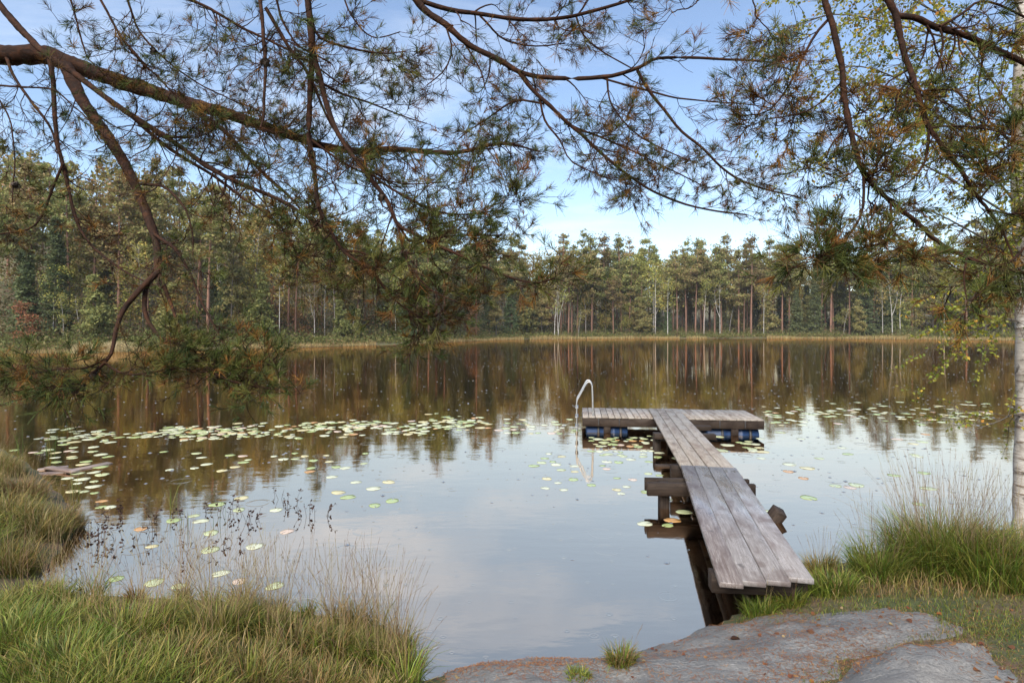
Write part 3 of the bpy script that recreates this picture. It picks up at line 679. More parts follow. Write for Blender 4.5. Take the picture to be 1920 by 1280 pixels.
# reeds and bog plants standing in the shallows
def bogplant(px, py, n, h, label, green=False):
    c = P(px, py); a = Acc()
    if green:
        b = np.stack([RNG.normal(0, .03, n), RNG.normal(0, .03, n), np.full(n, -.1)], -1)
        blades(a, b, n, h + .1, .12, .006, [(.10, .17, .03), (.22, .20, .05)], None, .25)
    else:
        for _ in range(n):
            e = np.array([RNG.normal(0, .10), RNG.normal(0, .08), 0]); tip = e * 1.6 + [RNG.normal(0, .05), RNG.normal(0, .05), h * U(.5, 1.1)]
            path = catmull([(0, 0, -.15), e - [0, 0, .06], (e + tip) / 2 + RNG.normal(0, .015, 3), tip], 6); a.tubes(path, np.linspace(.003, .0016, 6), 4, np.array((.06, .035, .025)))
            for q in range(RNG.integers(3, 7)):
                p = path[RNG.integers(3, 6)]; d = unit(RNG.normal(0, 1, 3) + [0, 0, .5]); L = U(.025, .055); s = unit(np.cross(d, RNG.normal(0, 1, 3))) * L * .28
                a.add([p, p + d * L * .5 + s, p + d * L, p + d * L * .5 - s], None, [[0, 1, 2, 3]], np.array((.055, .03, .022)) * U(.6, 1.6))
    o = a.build('bog_plant' if not green else 'reed_clump', M_REED, None, loc=c)
    tag(o, label, 'plant', 'withered plants in the shallows' if not green else 'reeds in the shallows')
for px, py, n, h in [(585, 968, 9, .17), (228, 968, 7, .2), (300, 985, 6, .2), (420, 962, 7, .16), (462, 975, 8, .18), (180, 1010, 6, .22), (250, 1010, 5, .2), (450, 1020, 4, .1), (345, 1040, 4, .14), (540, 950, 5, .14), (520, 935, 4, .14), (145, 1090, 5, .3), (370, 970, 5, .2), (200, 1025, 5, .2)]:
    bogplant(px, py, n, h, 'withered dark stems with curled leaves standing in the shallow water')
for px, py, n, h in [(322, 955, 9, .50), (36, 850, 14, .6), (95, 855, 10, .55), (345, 990, 5, .3), (408, 985, 4, .35), (140, 930, 16, .4)]:
    bogplant(px, py, n, h, 'thin upright green reeds standing in the shallow water', True)

# fallen leaves and needle litter
LC = [(.27, .11, .035), (.33, .18, .075), (.20, .075, .035), (.38, .28, .14), (.15, .065, .035)]
leaf_me = []
for c in LC:
    for s in range(2):
        n = 9; th = np.linspace(0, 2 * math.pi, n, endpoint=False); r_ = .02 * (1 + .35 * np.cos(th)) * (1 + .08 * np.sin(5 * th))
        rim = np.stack([r_ * np.cos(th) * 1.25, r_ * np.sin(th), .006 * np.cos(2 * th + s) + .004], -1)
        a = Acc(); a.add(np.vstack([[[0, 0, .001]], rim]), [[0, 1 + k, 1 + (k + 1) % n] for k in range(n)], None, np.array(c)); leaf_me.append(a.me('fallen_leaf', M_LEAF))
k = 0
while k < 90:
    px, py = (U(1180, 1900), U(1140, 1290)) if k < 58 else ((U(1390, 1910), U(1060, 1180)) if k < 82 else (U(820, 1150), U(1240, 1290)))
    p = G(px, py)
    if sdist(p[0], p[1]) < .02: continue
    z = float(top_z(p[0], p[1])); q = RNG.integers(len(leaf_me))
    o = link('fallen_leaf', leaf_me[q], None, (p[0], p[1], z + .003), (U(-.3, .3), U(-.3, .3), U(0, 6.28))); o.scale = [U(.45, .9)] * 3
    tag(o, ['fallen leaf of rusty orange lying on the bank', 'fallen leaf of light tan lying on the bank', 'fallen leaf of dark red brown lying on the bank', 'fallen leaf of pale yellow lying on the bank', 'fallen leaf of dull brown lying on the bank'][q // 2], 'leaf', 'fallen leaves on the bank ' + 'abcde'[q // 2]); k += 1
a = Acc(); m = 5200
cl = np.concatenate([G(U(1150, 1880, 70), U(1150, 1290, 70)), G(U(830, 1140, 26), U(1240, 1285, 26))])[:, :2]
b = cl[RNG.integers(len(cl), size=m)] + RNG.normal(0, .11, (m, 2)); b = b[sdist(b[:, 0], b[:, 1]) > .02]; m = len(b)
z = top_z(b[:, 0], b[:, 1]) + .004; th = U(0, 6.28, m); L = U(.02, .045, m)
d = np.stack([np.cos(th) * L, np.sin(th) * L, U(-.002, .008, m)], -1); s = np.stack([-np.sin(th), np.cos(th), th * 0], -1) * .0013
p = np.stack([b[:, 0], b[:, 1], z], -1); c = np.array([(.27, .115, .045), (.20, .085, .035), (.34, .19, .08)])[RNG.integers(3, size=m)]
a.add(np.stack([p - d / 2 - s, p - d / 2 + s, p + d / 2 + s, p + d / 2 - s], 1).reshape(-1, 3), None, np.arange(4 * m).reshape(-1, 4), np.repeat(c, 4, 0))
tag(a.build('needle_litter', M_REED), 'rust brown fallen pine needles strewn over the rocks', 'needles', kind='stuff')
p = G(1472, 1124); a = Acc(); n = 14
V = RNG.normal(0, 1, (n * 3, 3)) * [.045, .012, .008]; a.add(V + [0, 0, .015], np.arange(n * 3).reshape(-1, 3)); o = a.build('crumpled_foil', M_FOIL, None, loc=p + [0, 0, .01])
tag(o, 'scrap of silvery crumpled foil in the grass below the walkway end', 'litter')
p = G(1378, 1203); a = Acc(); a.tubes(catmull([(-.03, 0, 0), (-.01, .004, .006), (.012, 0, .004), (.035, -.004, 0)], 8), np.array([.004, .01, .013, .014, .013, .012, .009, .003]), 6, np.array((1, 1, 1)))
o = a.build('bark_chip', M_BARK, None, loc=(p[0], p[1], float(top_z(p[0], p[1])) + .008)); tag(o, 'small dark chip of bark lying on the granite slab', 'bark')

# ------------------------------------------------------------------ far forest
def flakes(acc, ctr, size, cols, flat=.45, elong=1.0):
    n = len(ctr); a = unit(RNG.normal(0, 1, (n, 3)) * [1, 1, flat]); b = unit(np.cross(a, RNG.normal(0, 1, (n, 3)) * [flat, flat, 1]))
    s = size * U(.5, 1.3, n)[:, None]; c = np.array(cols)[RNG.integers(len(cols), size=n)] * U(.75, 1.25, (n, 1))
    V = np.stack([ctr - a * s * elong, ctr + b * s * .55 + a * s * .15, ctr + a * s * elong, ctr - b * s * .55 - a * s * .15], 1).reshape(-1, 3)
    acc.add(V, None, np.arange(4 * n).reshape(-1, 4), np.repeat(c, 4, 0))
def trunk_path(H, bend, n=9):
    t = np.linspace(0, 1, n); ph = U(0, 6.28); a = U(0, 6.28)
    off = bend * (np.sin(t * 3.2 + ph) - np.sin(ph)) * t
    return np.stack([off * np.cos(a), off * np.sin(a), t * H - .4 * (t == 0)], -1)
PINEC = [(.19, .19, .062), (.225, .205, .066), (.165, .172, .056), (.25, .21, .074), (.23, .17, .075)]
SPRC = [(.10, .125, .05), (.125, .14, .055), (.09, .11, .05)]
DECC = [(.20, .19, .045), (.26, .22, .05), (.17, .18, .045), (.27, .17, .05)]
RUST = [(.27, .13, .045), (.22, .11, .05), (.30, .18, .06), (.17, .12, .05)]
BIRC = [(.25, .23, .06), (.30, .26, .07), (.20, .20, .06), (.33, .23, .06)]
def proto_pine(H, base, spread, cols, seed, dense=1.0, bm=None):
    pth = trunk_path(H, H * .018); rt = H * .0105
    tk = Acc(); tk.tubes(pth, np.linspace(rt, rt * .25, len(pth)), 7); cr = Acc(); ctr = []
    z = base
    while z < 1.0:
        nbr = RNG.integers(3, 6); prof = spread * H * (1 - ((z - base) / (1 - base)) ** (2.2 if seed % 3 == 0 else 1.15) * (.75 if seed % 3 == 0 else .9)) * (.6 + .4 * min(1, (z - base) / .12 + .2))
        for q in range(nbr):
            if U(0, 1) < .28: continue
            az = U(0, 6.28); L = prof * U(.45, 1.15); p0 = np.array([np.interp(z, np.linspace(0, 1, 9), pth[:, k]) for k in range(3)])
            rise = U(-.12, .28); e = p0 + np.array([math.cos(az) * L, math.sin(az) * L, L * rise])
            m = p0 * .5 + e * .5 + [0, 0, -.05 * L]
            tk.tubes(np.array([p0, m, e]), [rt * .25, rt * .16, rt * .06], 3)
            for f in ((.55, .8, 1.0) if L > 1.2 else (.9,)):
                c = p0 + (e - p0) * f + [0, 0, .1]; k = int((38 if f < 1 else 56) * dense)
                ctr.append(c + [0, 0, U(-.3, .3)] + RNG.normal(0, 1, (k, 3)) * [.48, .48, .27] * (.6 + .25 * L / 2))
        z += U(.035, .06)
    ctr.append(pth[-1] + RNG.normal(0, 1, (40, 3)) * [.4, .4, .35])
    for q in range(8):                                        # dead stubs below the crown
        z = U(.12, base); az = U(0, 6.28); L = U(.3, 1.2); p0 = np.array([np.interp(z, np.linspace(0, 1, 9), pth[:, k]) for k in range(3)])
        tk.tubes(np.array([p0, p0 + [math.cos(az) * L, math.sin(az) * L, U(-.1, .2) * L]]), [.03, .01], 3)
    flakes(cr, np.concatenate(ctr), .21, cols, .8)
    return tk.me('trunk', bm or M_FARBARK, True), cr.me('crown', M_FAR)
def proto_spruce(H, cols):
    pth = trunk_path(H, .1); tk = Acc(); tk.tubes(pth, np.linspace(H * .010, .02, 9), 6); ctr = []
    for z in np.arange(.06, 1, .022):
        r = H * .15 * (1 - z) ** .85 + .15
        for q in range(7):
            az = U(0, 6.28); L = r * U(.6, 1.1)
            for f in (.45, .75, 1): ctr.append(np.array([math.cos(az) * L * f, math.sin(az) * L * f, z * H - .25 * L * f]) + RNG.normal(0, 1, (9, 3)) * [.22, .22, .12])
    cr = Acc(); flakes(cr, np.concatenate(ctr), .18, cols, .6); return tk.me('trunk', M_DARKBARK, True), cr.me('crown', M_FAR)
def proto_broad(H, base, cols, trunk_m, n=2200, spread=.17, bend=.25, sparse=.3, rt=.0075, fork=False):
    pth = trunk_path(H, bend); tk = Acc(); tk.tubes(pth, np.linspace(H * rt, .015, 9), 7); ctr = []
    axes = [pth]
    if fork:
        j = pth[3]; sgn = rnd.choice((-1, 1)); p2 = catmull([j, j + [.5 * sgn, .2, 1.3], j + [.9 * sgn, .3, H * .3], j + [1.3 * sgn, .2, H * .55]], 9); tk.tubes(p2, np.linspace(H * rt * .7, .012, 9), 6); axes.append(p2)
    for ax in axes:
        for q in range(22 if not fork else 14):
            z = U(base, .98); p0 = np.array([np.interp(z, np.linspace(0, 1, 9), ax[:, k]) for k in range(3)]); az = U(0, 6.28)
            L = H * spread * (1.15 - (abs(z - (base + .25)) * 1.1)) * U(.5, 1.1); e = p0 + [math.cos(az) * L, math.sin(az) * L, L * U(.3, .9)]
            tk.tubes(catmull([p0, (p0 + e) / 2 + [0, 0, .1 * L], e], 5), np.linspace(.03, .008, 5) * H / 14, 3)
            for f in (.5, .75, 1.0): ctr.append(p0 + (e - p0) * f + RNG.normal(0, 1, (int(n / 66), 3)) * [sparse * L + .15, sparse * L + .15, sparse * L * .8 + .12])
    cr = Acc(); flakes(cr, np.concatenate(ctr), .17, cols, .9); return tk.me('trunk', trunk_m, True), cr.me('crown', M_FAR)
PROTO = {
 'pine': [proto_pine(17 + k % 3, b, s, PINEC, k) for k, (b, s) in enumerate([(.48, .17), (.55, .16), (.40, .17), (.60, .18), (.5, .15), (.36, .16)])],
 'lowpine': [proto_pine(h, b, s, PINEC[:4], k, .9, M_DARKBARK) for k, (h, b, s) in enumerate([(11, .15, .19), (8, .18, .22), (13, .22, .17)])],
 'spruce': [proto_spruce(15, SPRC), proto_spruce(11, SPRC), proto_spruce(6, SPRC)],
 'birch': [proto_broad(12, .38, BIRC, M_FARBIRCH, 700, .14, .55, .3, .0078), proto_broad(14, .45, BIRC, M_FARBIRCH, 900, .13, .35, .3, .0075), proto_broad(10, .4, BIRC[:3], M_FARBIRCH, 420, .14, .8, .3, .0085), proto_broad(11, .5, BIRC, M_FARBIRCH, 150, .15, .6, .3, .0085, True), proto_broad(12, .42, BIRC, M_FARBIRCH, 500, .13, .3, .3, .0075, True)],
 'broad': [proto_broad(13, .2, DECC, M_DARKBARK, 2600, .2, .3, .28), proto_broad(15, .25, DECC[:3], M_DARKBARK, 2800, .18, .3, .28), proto_broad(8, .12, RUST, M_DARKBARK, 1500, .24, .4, .25), proto_broad(10, .15, RUST[2:] + DECC[:2], M_DARKBARK, 2000, .2, .4, .25)],
}
LAB = {'pine': ('tall red barked pine in the wood across the lake', 'pine tree', 'tall pines across the lake'), 'lowpine': ('low bushy pine with branches near the ground across the lake', 'pine tree', 'bushy pines across the lake'),
       'spruce': ('dark green conical spruce in the wood across the lake', 'spruce tree', 'spruces across the lake'), 'birch': ('slim white stemmed birch near the far shore', 'birch tree', 'white birches on the far shore'),
       'broad': ('leafy tree in yellow green autumn colour across the lake', 'broadleaf tree', 'autumn broadleaf trees across the lake')}
NAME = {'pine': 'pine_tree', 'lowpine': 'bushy_pine', 'spruce': 'spruce_tree', 'birch': 'birch_tree', 'broad': 'broadleaf_tree'}
ntree = 0
def tree(kind, x, y, sc=1.0, v=None, label=None):
    global ntree
    v = RNG.integers(len(PROTO[kind])) if v is None else v; tm, cm = PROTO[kind][v]
    l, c, g = LAB[kind]
    if kind == 'lowpine': l = ['mid sized bushy pine', 'small spreading bushy pine', 'tallish bushy pine'][v] + ' with branches near the ground across the lake'; g = l + ' group'
    if kind == 'spruce': l = ['tall', 'mid sized', 'small'][v] + ' dark green conical spruce in the wood across the lake'; g = l + ' group'
    if kind == 'birch' and v < 3: l = ['gently leaning slim white birch', 'tall straight slim white birch', 'strongly bent thinly leaved white birch'][v] + ' near the far shore'; g = l + ' group'
    if kind == 'pine':
        l = ['tall red barked pine with a broad crown on its upper half across the lake', 'tall red barked pine with a high compact crown across the lake', 'tall red barked pine clothed well below mid height across the lake',
             'tall long stemmed red barked pine with a flat high crown across the lake', 'slender red barked pine with a narrow crown across the lake', 'full red barked pine with a deep low crown across the lake'][v]; g = l + ' group'
    if kind == 'broad' and v >= 2: l, g = 'low rusty orange leaved tree near the far shore', 'rusty leaved trees on the far shore'
    if kind == 'birch' and v >= 3: l, g = 'forked white birch with thin foliage near the far shore', 'forked birches on the far shore'
    e = thing(NAME[kind], label or l, c, (x, y, float(gz(x, y))), U(0, 6.28), None if label else g)
    e.scale = (sc * U(.9, 1.1), sc * U(.9, 1.1), sc); link('trunk', tm, e); link('crown', cm, e); ntree += 1; return e
def shore_at(px):
    """distance of the far shore in the direction of a photo column"""
    xs = [p[0] for p in far_px][::-1]; return np.interp(px, xs, [F_PX * CAM_H / (p[1] - HOR) for p in far_px][::-1])
def far(px, back):                                           # a spot a given number of metres behind the far waterline
    D = shore_at(px) + back; return (px - CX) / F_PX * D, D
# birches that can be told apart along the water
for px, back, v, sc in [(524, 5, 1, .72), (590, 6, 4, .72), (628, 8, 1, .7), (660, 9, 2, .72), (742, 6, 0, .8), (757, 9, 2, .8), (764, 10, 1, .8), (420, 10, 3, 1.1), (478, 13, 1, 1.1), (925, 9, 1, 1.0), (1040, 4, 3, 1.0), (1047, 5, 2, 1.15), (1085, 5, 2, .6), (1098, 7, 0, .8), (1225, 8, 1, 1.2), (1229, 9, 4, 1.1), (1252, 4, 0, 1.1),
                        (1320, 4, 1, .9), (1350, 5, 3, 1.1), (1368, 10, 2, 1.0), (1432, 4, 1, .8), (1655, 6, 2, 1.1), (1673, 4, 3, 1.1), (1688, 6, 0, 1.0), (1582, 6, 2, .7), (1770, 6, 1, .9), (1883, 6, 2, .8), (100, 8, 1, .6), (118, 6, 0, .45), (150, 7, 2, .55), (268, 9, 1, .8)]:
    tree('birch', *far(px, back), sc, v)
for px, back, v, sc in [(960, 7, 1, .95), (1066, 5, 0, 1.0), (1072, 6, 4, 1.05), (1150, 6, 0, .8), (1206, 5, 5, .72), (1180, 9, 3, 1.0), (1304, 6, 3, 1.15), (1395, 8, 1, 1.1), (1618, 6, 0, 1.1), (1540, 8, 4, 1.1), (1710, 9, 1, 1.05), (62, 12, 1, 1.05), (1110, 8, 2, 1), (1270, 7, 1, 1.1), (1340, 9, 2, 1.1), (1480, 7, 3, 1.05)]:
    tree('pine', *far(px, back), sc, v)
for px, back, kind, v, sc in [(640, 6, 'lowpine', 1, .7), (670, 5, 'lowpine', 1, .55), (1206, 4, 'lowpine', 1, .9), (1612, 4, 'lowpine', 0, .7), (880, 7, 'broad', 2, .8), (560, 9, 'broad', 2, .8), (505, 10, 'broad', 2, .9), (350, 9, 'broad', 3, .8), (800, 12, 'broad', 0, .8), (50, 5, 'broad', 2, .6), (130, 11, 'broad', 3, .7), (1130, 26, 'broad', 0, 1.2), (1160, 30, 'broad', 1, 1.15), (1095, 34, 'broad', 0, 1.2), (640, 22, 'broad', 1, .9)]:
    tree(kind, *far(px, back), sc, v)
rows = [(7, 3.6), (11, 3.7), (16, 4.0), (22, 4.6), (30, 5.2)]
spots = []
for back, sp in rows:
    px = -70.0
    while px < 1990:
        D = shore_at(px) + back; px += sp * F_PX / D * U(.75, 1.3); bk = back + U(-1.8, 1.8)
        spots.append((px, bk, back))
for px, bk, back in spots:
    u = U(0, 1); left = px < 800
    if back == 7: k = 'pine' if u < .36 else 'lowpine' if u < .62 else 'spruce' if u < .74 else 'birch' if u < .82 else 'broad'
    else: k = 'pine' if u < .58 else 'lowpine' if u < .68 else 'spruce' if u < .80 else 'birch' if u < .86 else 'broad'
    if 900 < px < 1250 and back > 16 and U(0, 1) < .35: k = 'broad'
    if left and back > 7 and u > .5 and U(0, 1) < .35: k = 'broad'
    x, y = far(px, bk); sc = U(.9, 1.22) * (1.0 if k != 'spruce' else .9)
    if back == 7 and k == 'broad':
        if U(0, 1) < .45: tree(k, x, y, sc * .75, 3 if U(0, 1) < .7 else 2)
        else: tree('lowpine', x, y, sc * .8, RNG.integers(3))
        continue
    sc *= .88 if left else 1.08
    tree(k, x, y, sc, RNG.integers(2) if (k == 'spruce' and back > 7) else None)
print('trees', ntree)
# the wood farther up the slope, where single trees cannot be told apart
bk = Acc(); crowns = Acc()
for back, sp in ((38, 4.2), (46, 5), (56, 6)):
    px = -120.0
    while px < 2050:
        D = shore_at(px) + back; px += sp * F_PX / D * U(.8, 1.2); x, y = far(px, back + U(-3, 3)); z0 = float(gz(x, y)); H = U(13, 18)
        n = 620; t = U(.2, 1, n); r = 2.7 * np.sqrt(np.sin(math.pi * np.clip(t * .95, 0, 1))) * (1 + .3 * np.sin(t * 17 + U(0, 6))); az = U(0, 6.28, n)
        flakes(crowns, np.stack([x + r * np.cos(az) * U(.2, 1, n), y + r * np.sin(az) * U(.2, 1, n), z0 + t * H], -1), .34, [PINEC, PINEC, DECC[:3] + PINEC, DECC][RNG.integers(4)], .8)
        crowns.tubes(np.array([[x, y, z0 - .3], [x, y, z0 + H * .8]]), [.16, .06], 4, np.array((.09, .06, .045)))
tag(crowns.build('hill_forest', M_FAR), 'mass of mixed trees covering the slope behind the shore trees', 'forest', kind='stuff')
# undergrowth and reeds along the far waterline
ug = Acc(); rd = Acc()
for back, hgt, n, cols in ((1.9, .8, 260, [(.13, .14, .04), (.17, .15, .05), (.20, .15, .06), (.10, .12, .035)]), (3.2, .9, 480, [(.10, .13, .035), (.13, .15, .04), (.08, .105, .03), (.17, .16, .05)]), (5.5, 1.7, 520, [(.085, .11, .03), (.11, .13, .04), (.14, .12, .045)]), (9, 2.6, 420, [(.07, .09, .03), (.10, .105, .035), (.16, .11, .045)]), (15, 3.2, 420, [(.06, .08, .03), (.09, .10, .035), (.13, .10, .045)]), (23, 4.0, 380, [(.07, .09, .03), (.10, .105, .035), (.16, .11, .045)])):
    for k in range(n):
        px = U(-60, 1980); x, y = far(px, back + U(-1.3, 1.3)); s = sdist(x, y)
        if s < .25 or (back < 2 and wav(px, 0 * px, .035, 5) < .1): continue
        z = float(gz(x, y)); hh = hgt * U(.5, 1.25); m = 60
        q = RNG.normal(0, 1, (m, 3)) * [.65, .65, .3 * hh]; flakes(ug, np.array([x, y, z + hh * .5]) + q, .16, cols, .8)
tag(ug.build('shore_undergrowth', M_FAR), 'low green bushes lining the far shore', 'bushes', kind='stuff')
n = 26000; px = U(-60, 1980, n); D = np.array([shore_at(p) for p in px]) + np.abs(RNG.normal(0, 1, n)) * .9 - .3
x = (px - CX) / F_PX * D; ok = wav(px, px * 0, .02, 3) + .25 * wav(px, px * 0, .11, 1) > -.5; x, y = x[ok], D[ok]
z = np.maximum(gz(x, y), -.1); hh = (.42 + .24 * wav(x, y, .35)) * (1.0 + .3 * (y > 90))
blades(rd, np.stack([x, y, z - .02], -1), len(x), np.maximum(hh, .2), .15, np.where(y > 90, .04, .028), [(.42, .30, .13), (.36, .22, .09), (.45, .36, .18), (.30, .22, .09), (.28, .26, .08)], None, .3)
tag(rd.build('shore_reeds', M_REED), 'straw coloured reeds and sedge along the far waterline', 'reeds', kind='stuff')
for px, py, r in ((213, 656, 1.9), (157, 659, 1.0), (235, 655, 1.6)):
    c = P(px, py + 3.0); n = 1500; a = Acc(); q = RNG.normal(0, 1, (n, 2)) * [r * .45, .35]
    blades(a, np.stack([q[:, 0], q[:, 1], np.full(n, -.06)], -1), n, 1.05 * np.exp(-(q[:, 0] / r) ** 2) + .15, .3, .03, [(.55, .45, .24), (.48, .38, .18), (.6, .5, .3)], None, .8)
    tag(a.build('sedge_clump', M_REED, None, loc=c), 'pale straw sedge clump at the edge of the far left shore', 'grass', 'pale sedge clumps on the far shore')

# ------------------------------------------------------------------ overhanging pines
NG = [(.050, .066, .018), (.068, .082, .021), (.038, .053, .018), (.09, .088, .023)]
NB = [(.12, .055, .017), (.08, .045, .017), (.17, .085, .02), (.05, .036, .016)]
class Limb: pass
LIMBS = []
def grow(tree_o, pts3, r0, r1, dens=9, sub=.45, nf=.8, green=.6, droop=.25, start=.1, Lvis=None, twl=(.08, .22), needle=.058, flat=.6):
    L_ = np.sum(np.linalg.norm(np.diff(pts3, axis=0), axis=1)); n = max(8, int(L_ / .05))
    path = catmull(pts3, n); t = np.linspace(0, 1, n)
    wob = np.stack([wav(t * L_ * 5, t * 0, 1, U(0, 50)), wav(t * L_ * 5, t * 0, 1, U(0, 50)), wav(t * L_ * 5, t * 0, 1, U(0, 50))], -1) * .008
    path = path + wob * np.minimum(t * 8, 1)[:, None]
    R = (r0 + (r1 - r0) * t) * (1 + .10 * wav(t * L_ * 14, t * 0, 1, U(0, 9)) + .05 * wav(t * L_ * 40, t * 0, 1, U(0, 9)))
    wood = Acc(); wood.tubes(path, R, 14 if r0 > .02 else 9 if r0 > .012 else 6, jit=.075 if r0 > .02 else .05)
    ns = int(dens * 1.45 * (Lvis or L_))
    K1, K2 = 8, 5; twP, twD, twT = [], [], []
    if ns > 0:
        ts = start + (1 - start) * U(0, 1, ns) ** .85; ts[:1] = 1.0
        idx = ts * (n - 1); i0 = np.minimum(idx.astype(int), n - 2); p0 = path[i0] + (path[i0 + 1] - path[i0]) * (idx - i0)[:, None]; T = unit(path[i0 + 1] - path[i0])
        pr = RNG.normal(0, 1, (ns, 3)) * [1, flat, .75]; pr = unit(pr - T * np.sum(pr * T, 1, keepdims=True))
        a = np.radians(U(30, 72, ns)); a[:1] = .1; d = T * np.cos(a)[:, None] + pr * np.sin(a)[:, None] - [0, 0, 1] * np.array(droop)
        Ls = sub * U(.35, 1.15, ns) * (1 - .45 * ts); rs = np.clip(np.interp(ts, t, R) * .45, .0016, .0055)
        pts = [p0]; dd = unit(d)
        cv = RNG.normal(0, .17, (ns, 3))
        for k in range(K1 - 1):
            dd = unit(dd + cv * .55 + RNG.normal(0, .16, (ns, 3)) + [0, 0, .03 * k]); pts.append(pts[-1] + dd * (Ls / (K1 - 1))[:, None])
        S = np.stack(pts, 1); wood.tubes(S, rs[:, None] * np.linspace(1, .35, K1)[None], 4)
        for q in range(7):                                    # twigs off every side branch
            m = U(0, 1, ns) < .86
            k = RNG.integers(2, K1 - 1, ns) if q else np.full(ns, K1 - 2)
            b0 = S[np.arange(ns), k]; T2 = unit(S[np.arange(ns), k + 1] - b0); pr = RNG.normal(0, 1, (ns, 3)) * [1, flat, .8]; pr = unit(pr - T2 * np.sum(pr * T2, 1, keepdims=True))
            a = np.radians(U(22, 62, ns)) * (1 if q else .2); d2 = unit(T2 * np.cos(a)[:, None] + pr * np.sin(a)[:, None])
            l2 = U(*twl, ns) * np.clip(Ls / sub * 1.3, .5, 1.2); pp = [b0]; cv2 = RNG.normal(0, .2, (ns, 3))
            for z in range(K2 - 1):
                d2 = unit(d2 + cv2 * .5 + RNG.normal(0, .12, (ns, 3)) + [0, 0, .05]); pp.append(pp[-1] + d2 * (l2 / (K2 - 1))[:, None])
            tw = np.stack(pp, 1)[m]; twP.append(tw)
        tw = np.concatenate(twP)
        # every other twig forks once more
        fk = tw[U(0, 1, len(tw)) < .5]; kk = RNG.integers(1, 4, len(fk)); b0 = fk[np.arange(len(fk)), kk]; T3 = unit(fk[np.arange(len(fk)), kk + 1] - b0)
        d3 = unit(T3 + RNG.normal(0, .75, fk[:, 0].shape) * [1, flat, .8]); l3 = U(.04, .12, len(fk)); pp = [b0]
        for z in range(K2 - 1):
            d3 = unit(d3 + RNG.normal(0, .12, d3.shape) + [0, 0, .04]); pp.append(pp[-1] + d3 * (l3 / (K2 - 1))[:, None])
        tw = np.concatenate([tw, np.stack(pp, 1)])
        wood.tubes(tw, np.linspace(.0017, .0010, K2)[None] * U(.8, 1.25, (len(tw), 1)), 3)
        # needles in tufts towards the twig ends
        has = tw[U(0, 1, len(tw)) < nf]
        nd = Acc()
        if len(has):
            per = 38; m = len(has); col = np.where(U(0, 1, (m, 1)) < green, np.array(NG)[RNG.integers(4, size=m)], np.array(NB)[RNG.integers(4, size=m)])
            f = (1 - U(0, 1, (m, per)) ** 1.2 * U(.25, .6, (m, 1))) * (K2 - 1); k = np.minimum(f.astype(int), K2 - 2); u = (f - k)[..., None]
            ar = np.arange(m)[:, None]; b = has[ar, k] * (1 - u) + has[ar, k + 1] * u; T4 = unit(has[ar, k + 1] - has[ar, k])
            pr = RNG.normal(0, 1, T4.shape); pr = unit(pr - T4 * np.sum(pr * T4, -1, keepdims=True)); a = np.radians(U(18, 62, (m, per)))[..., None]
            d = T4 * np.cos(a) + pr * np.sin(a); l = needle * U(.6, 1.15, (m, per))[..., None] * U(.75, 1.1, (m, 1, 1))
            drop = U(0, 1, (m, per)) < U(.45, 1.0, (m, 1))
            s = unit(np.cross(d, RNG.normal(0, 1, d.shape))) * .0011
            tip = b + d * l + RNG.normal(0, .0035, b.shape)
            V = np.stack([b - s, b + s, tip + s * .5, tip - s * .5], 2)[drop]; cc = np.repeat(col[:, None] * U(.75, 1.3, (m, per, 1)), 4, 1).reshape(m, per, 4, 3)[drop]
            nd.add(V.reshape(-1, 3), None, np.arange(len(V) * 4).reshape(-1, 4), cc.reshape(-1, 3))
    br = wood.build('branch', M_BARK, tree_o, smooth=True)
    if ns > 0 and nd.n: o = nd.build('needles', M_NEEDLE, br); o['kind'] = 'stuff'
    l = Limb(); l.o = br; l.path = path; l.d = path[:, 1]; LIMBS.append(l); return path
def px3(pts, d0, d1):
    pts = np.array(pts, float); s = np.concatenate([[0], np.cumsum(np.hypot(*np.diff(pts, axis=0).T))]); s /= s[-1]
    return np.array([PD(x, y, d0 + (d1 - d0) * t) for (x, y), t in zip(pts, s)])
def limb(tree_o, pts, w0, w1, d0, d1, pre=None, **kw):
    p3 = px3(pts, d0, d1)
    if pre is not None:                                      # the stretch back to the trunk stays bare
        kw['Lvis'] = np.sum(np.linalg.norm(np.diff(p3, axis=0), axis=1)) * 1.15
        b = np.vstack([np.array(pre, float).reshape(-1, 3), [p3[0] - unit(p3[1] - p3[0]) * .4], p3]); k = len(b) - len(p3)
        fr = k / (len(b) - 1); p3 = b
        kw['start'] = fr + (1 - fr) * kw.get('start', .1)
    r0, r1 = w0 / 2 * d0 / F_PX, max(.0018, w1 / 2 * d1 / F_PX)
    return grow(tree_o, p3, r0, r1, **kw)

pA = thing('overhanging_pine', 'big pine on the left bank with long bare branches hanging over the water', 'pine tree', (0, 0, 0))
TA = np.array([-5.3, 3.9]); zA = float(gz(*TA))
tp = catmull([(TA[0], TA[1], zA - .3), (TA[0] + .1, TA[1], zA + 2), (TA[0] - .05, TA[1] + .1, 4.5), (TA[0] + .1, TA[1], 8), (TA[0], TA[1] - .1, 13)], 40)
a = Acc(); a.tubes(tp, np.linspace(.24, .07, 40) * (1 + .05 * np.sin(np.arange(40) * 1.7)), 14); a.build('trunk', M_BARK, pA, True)
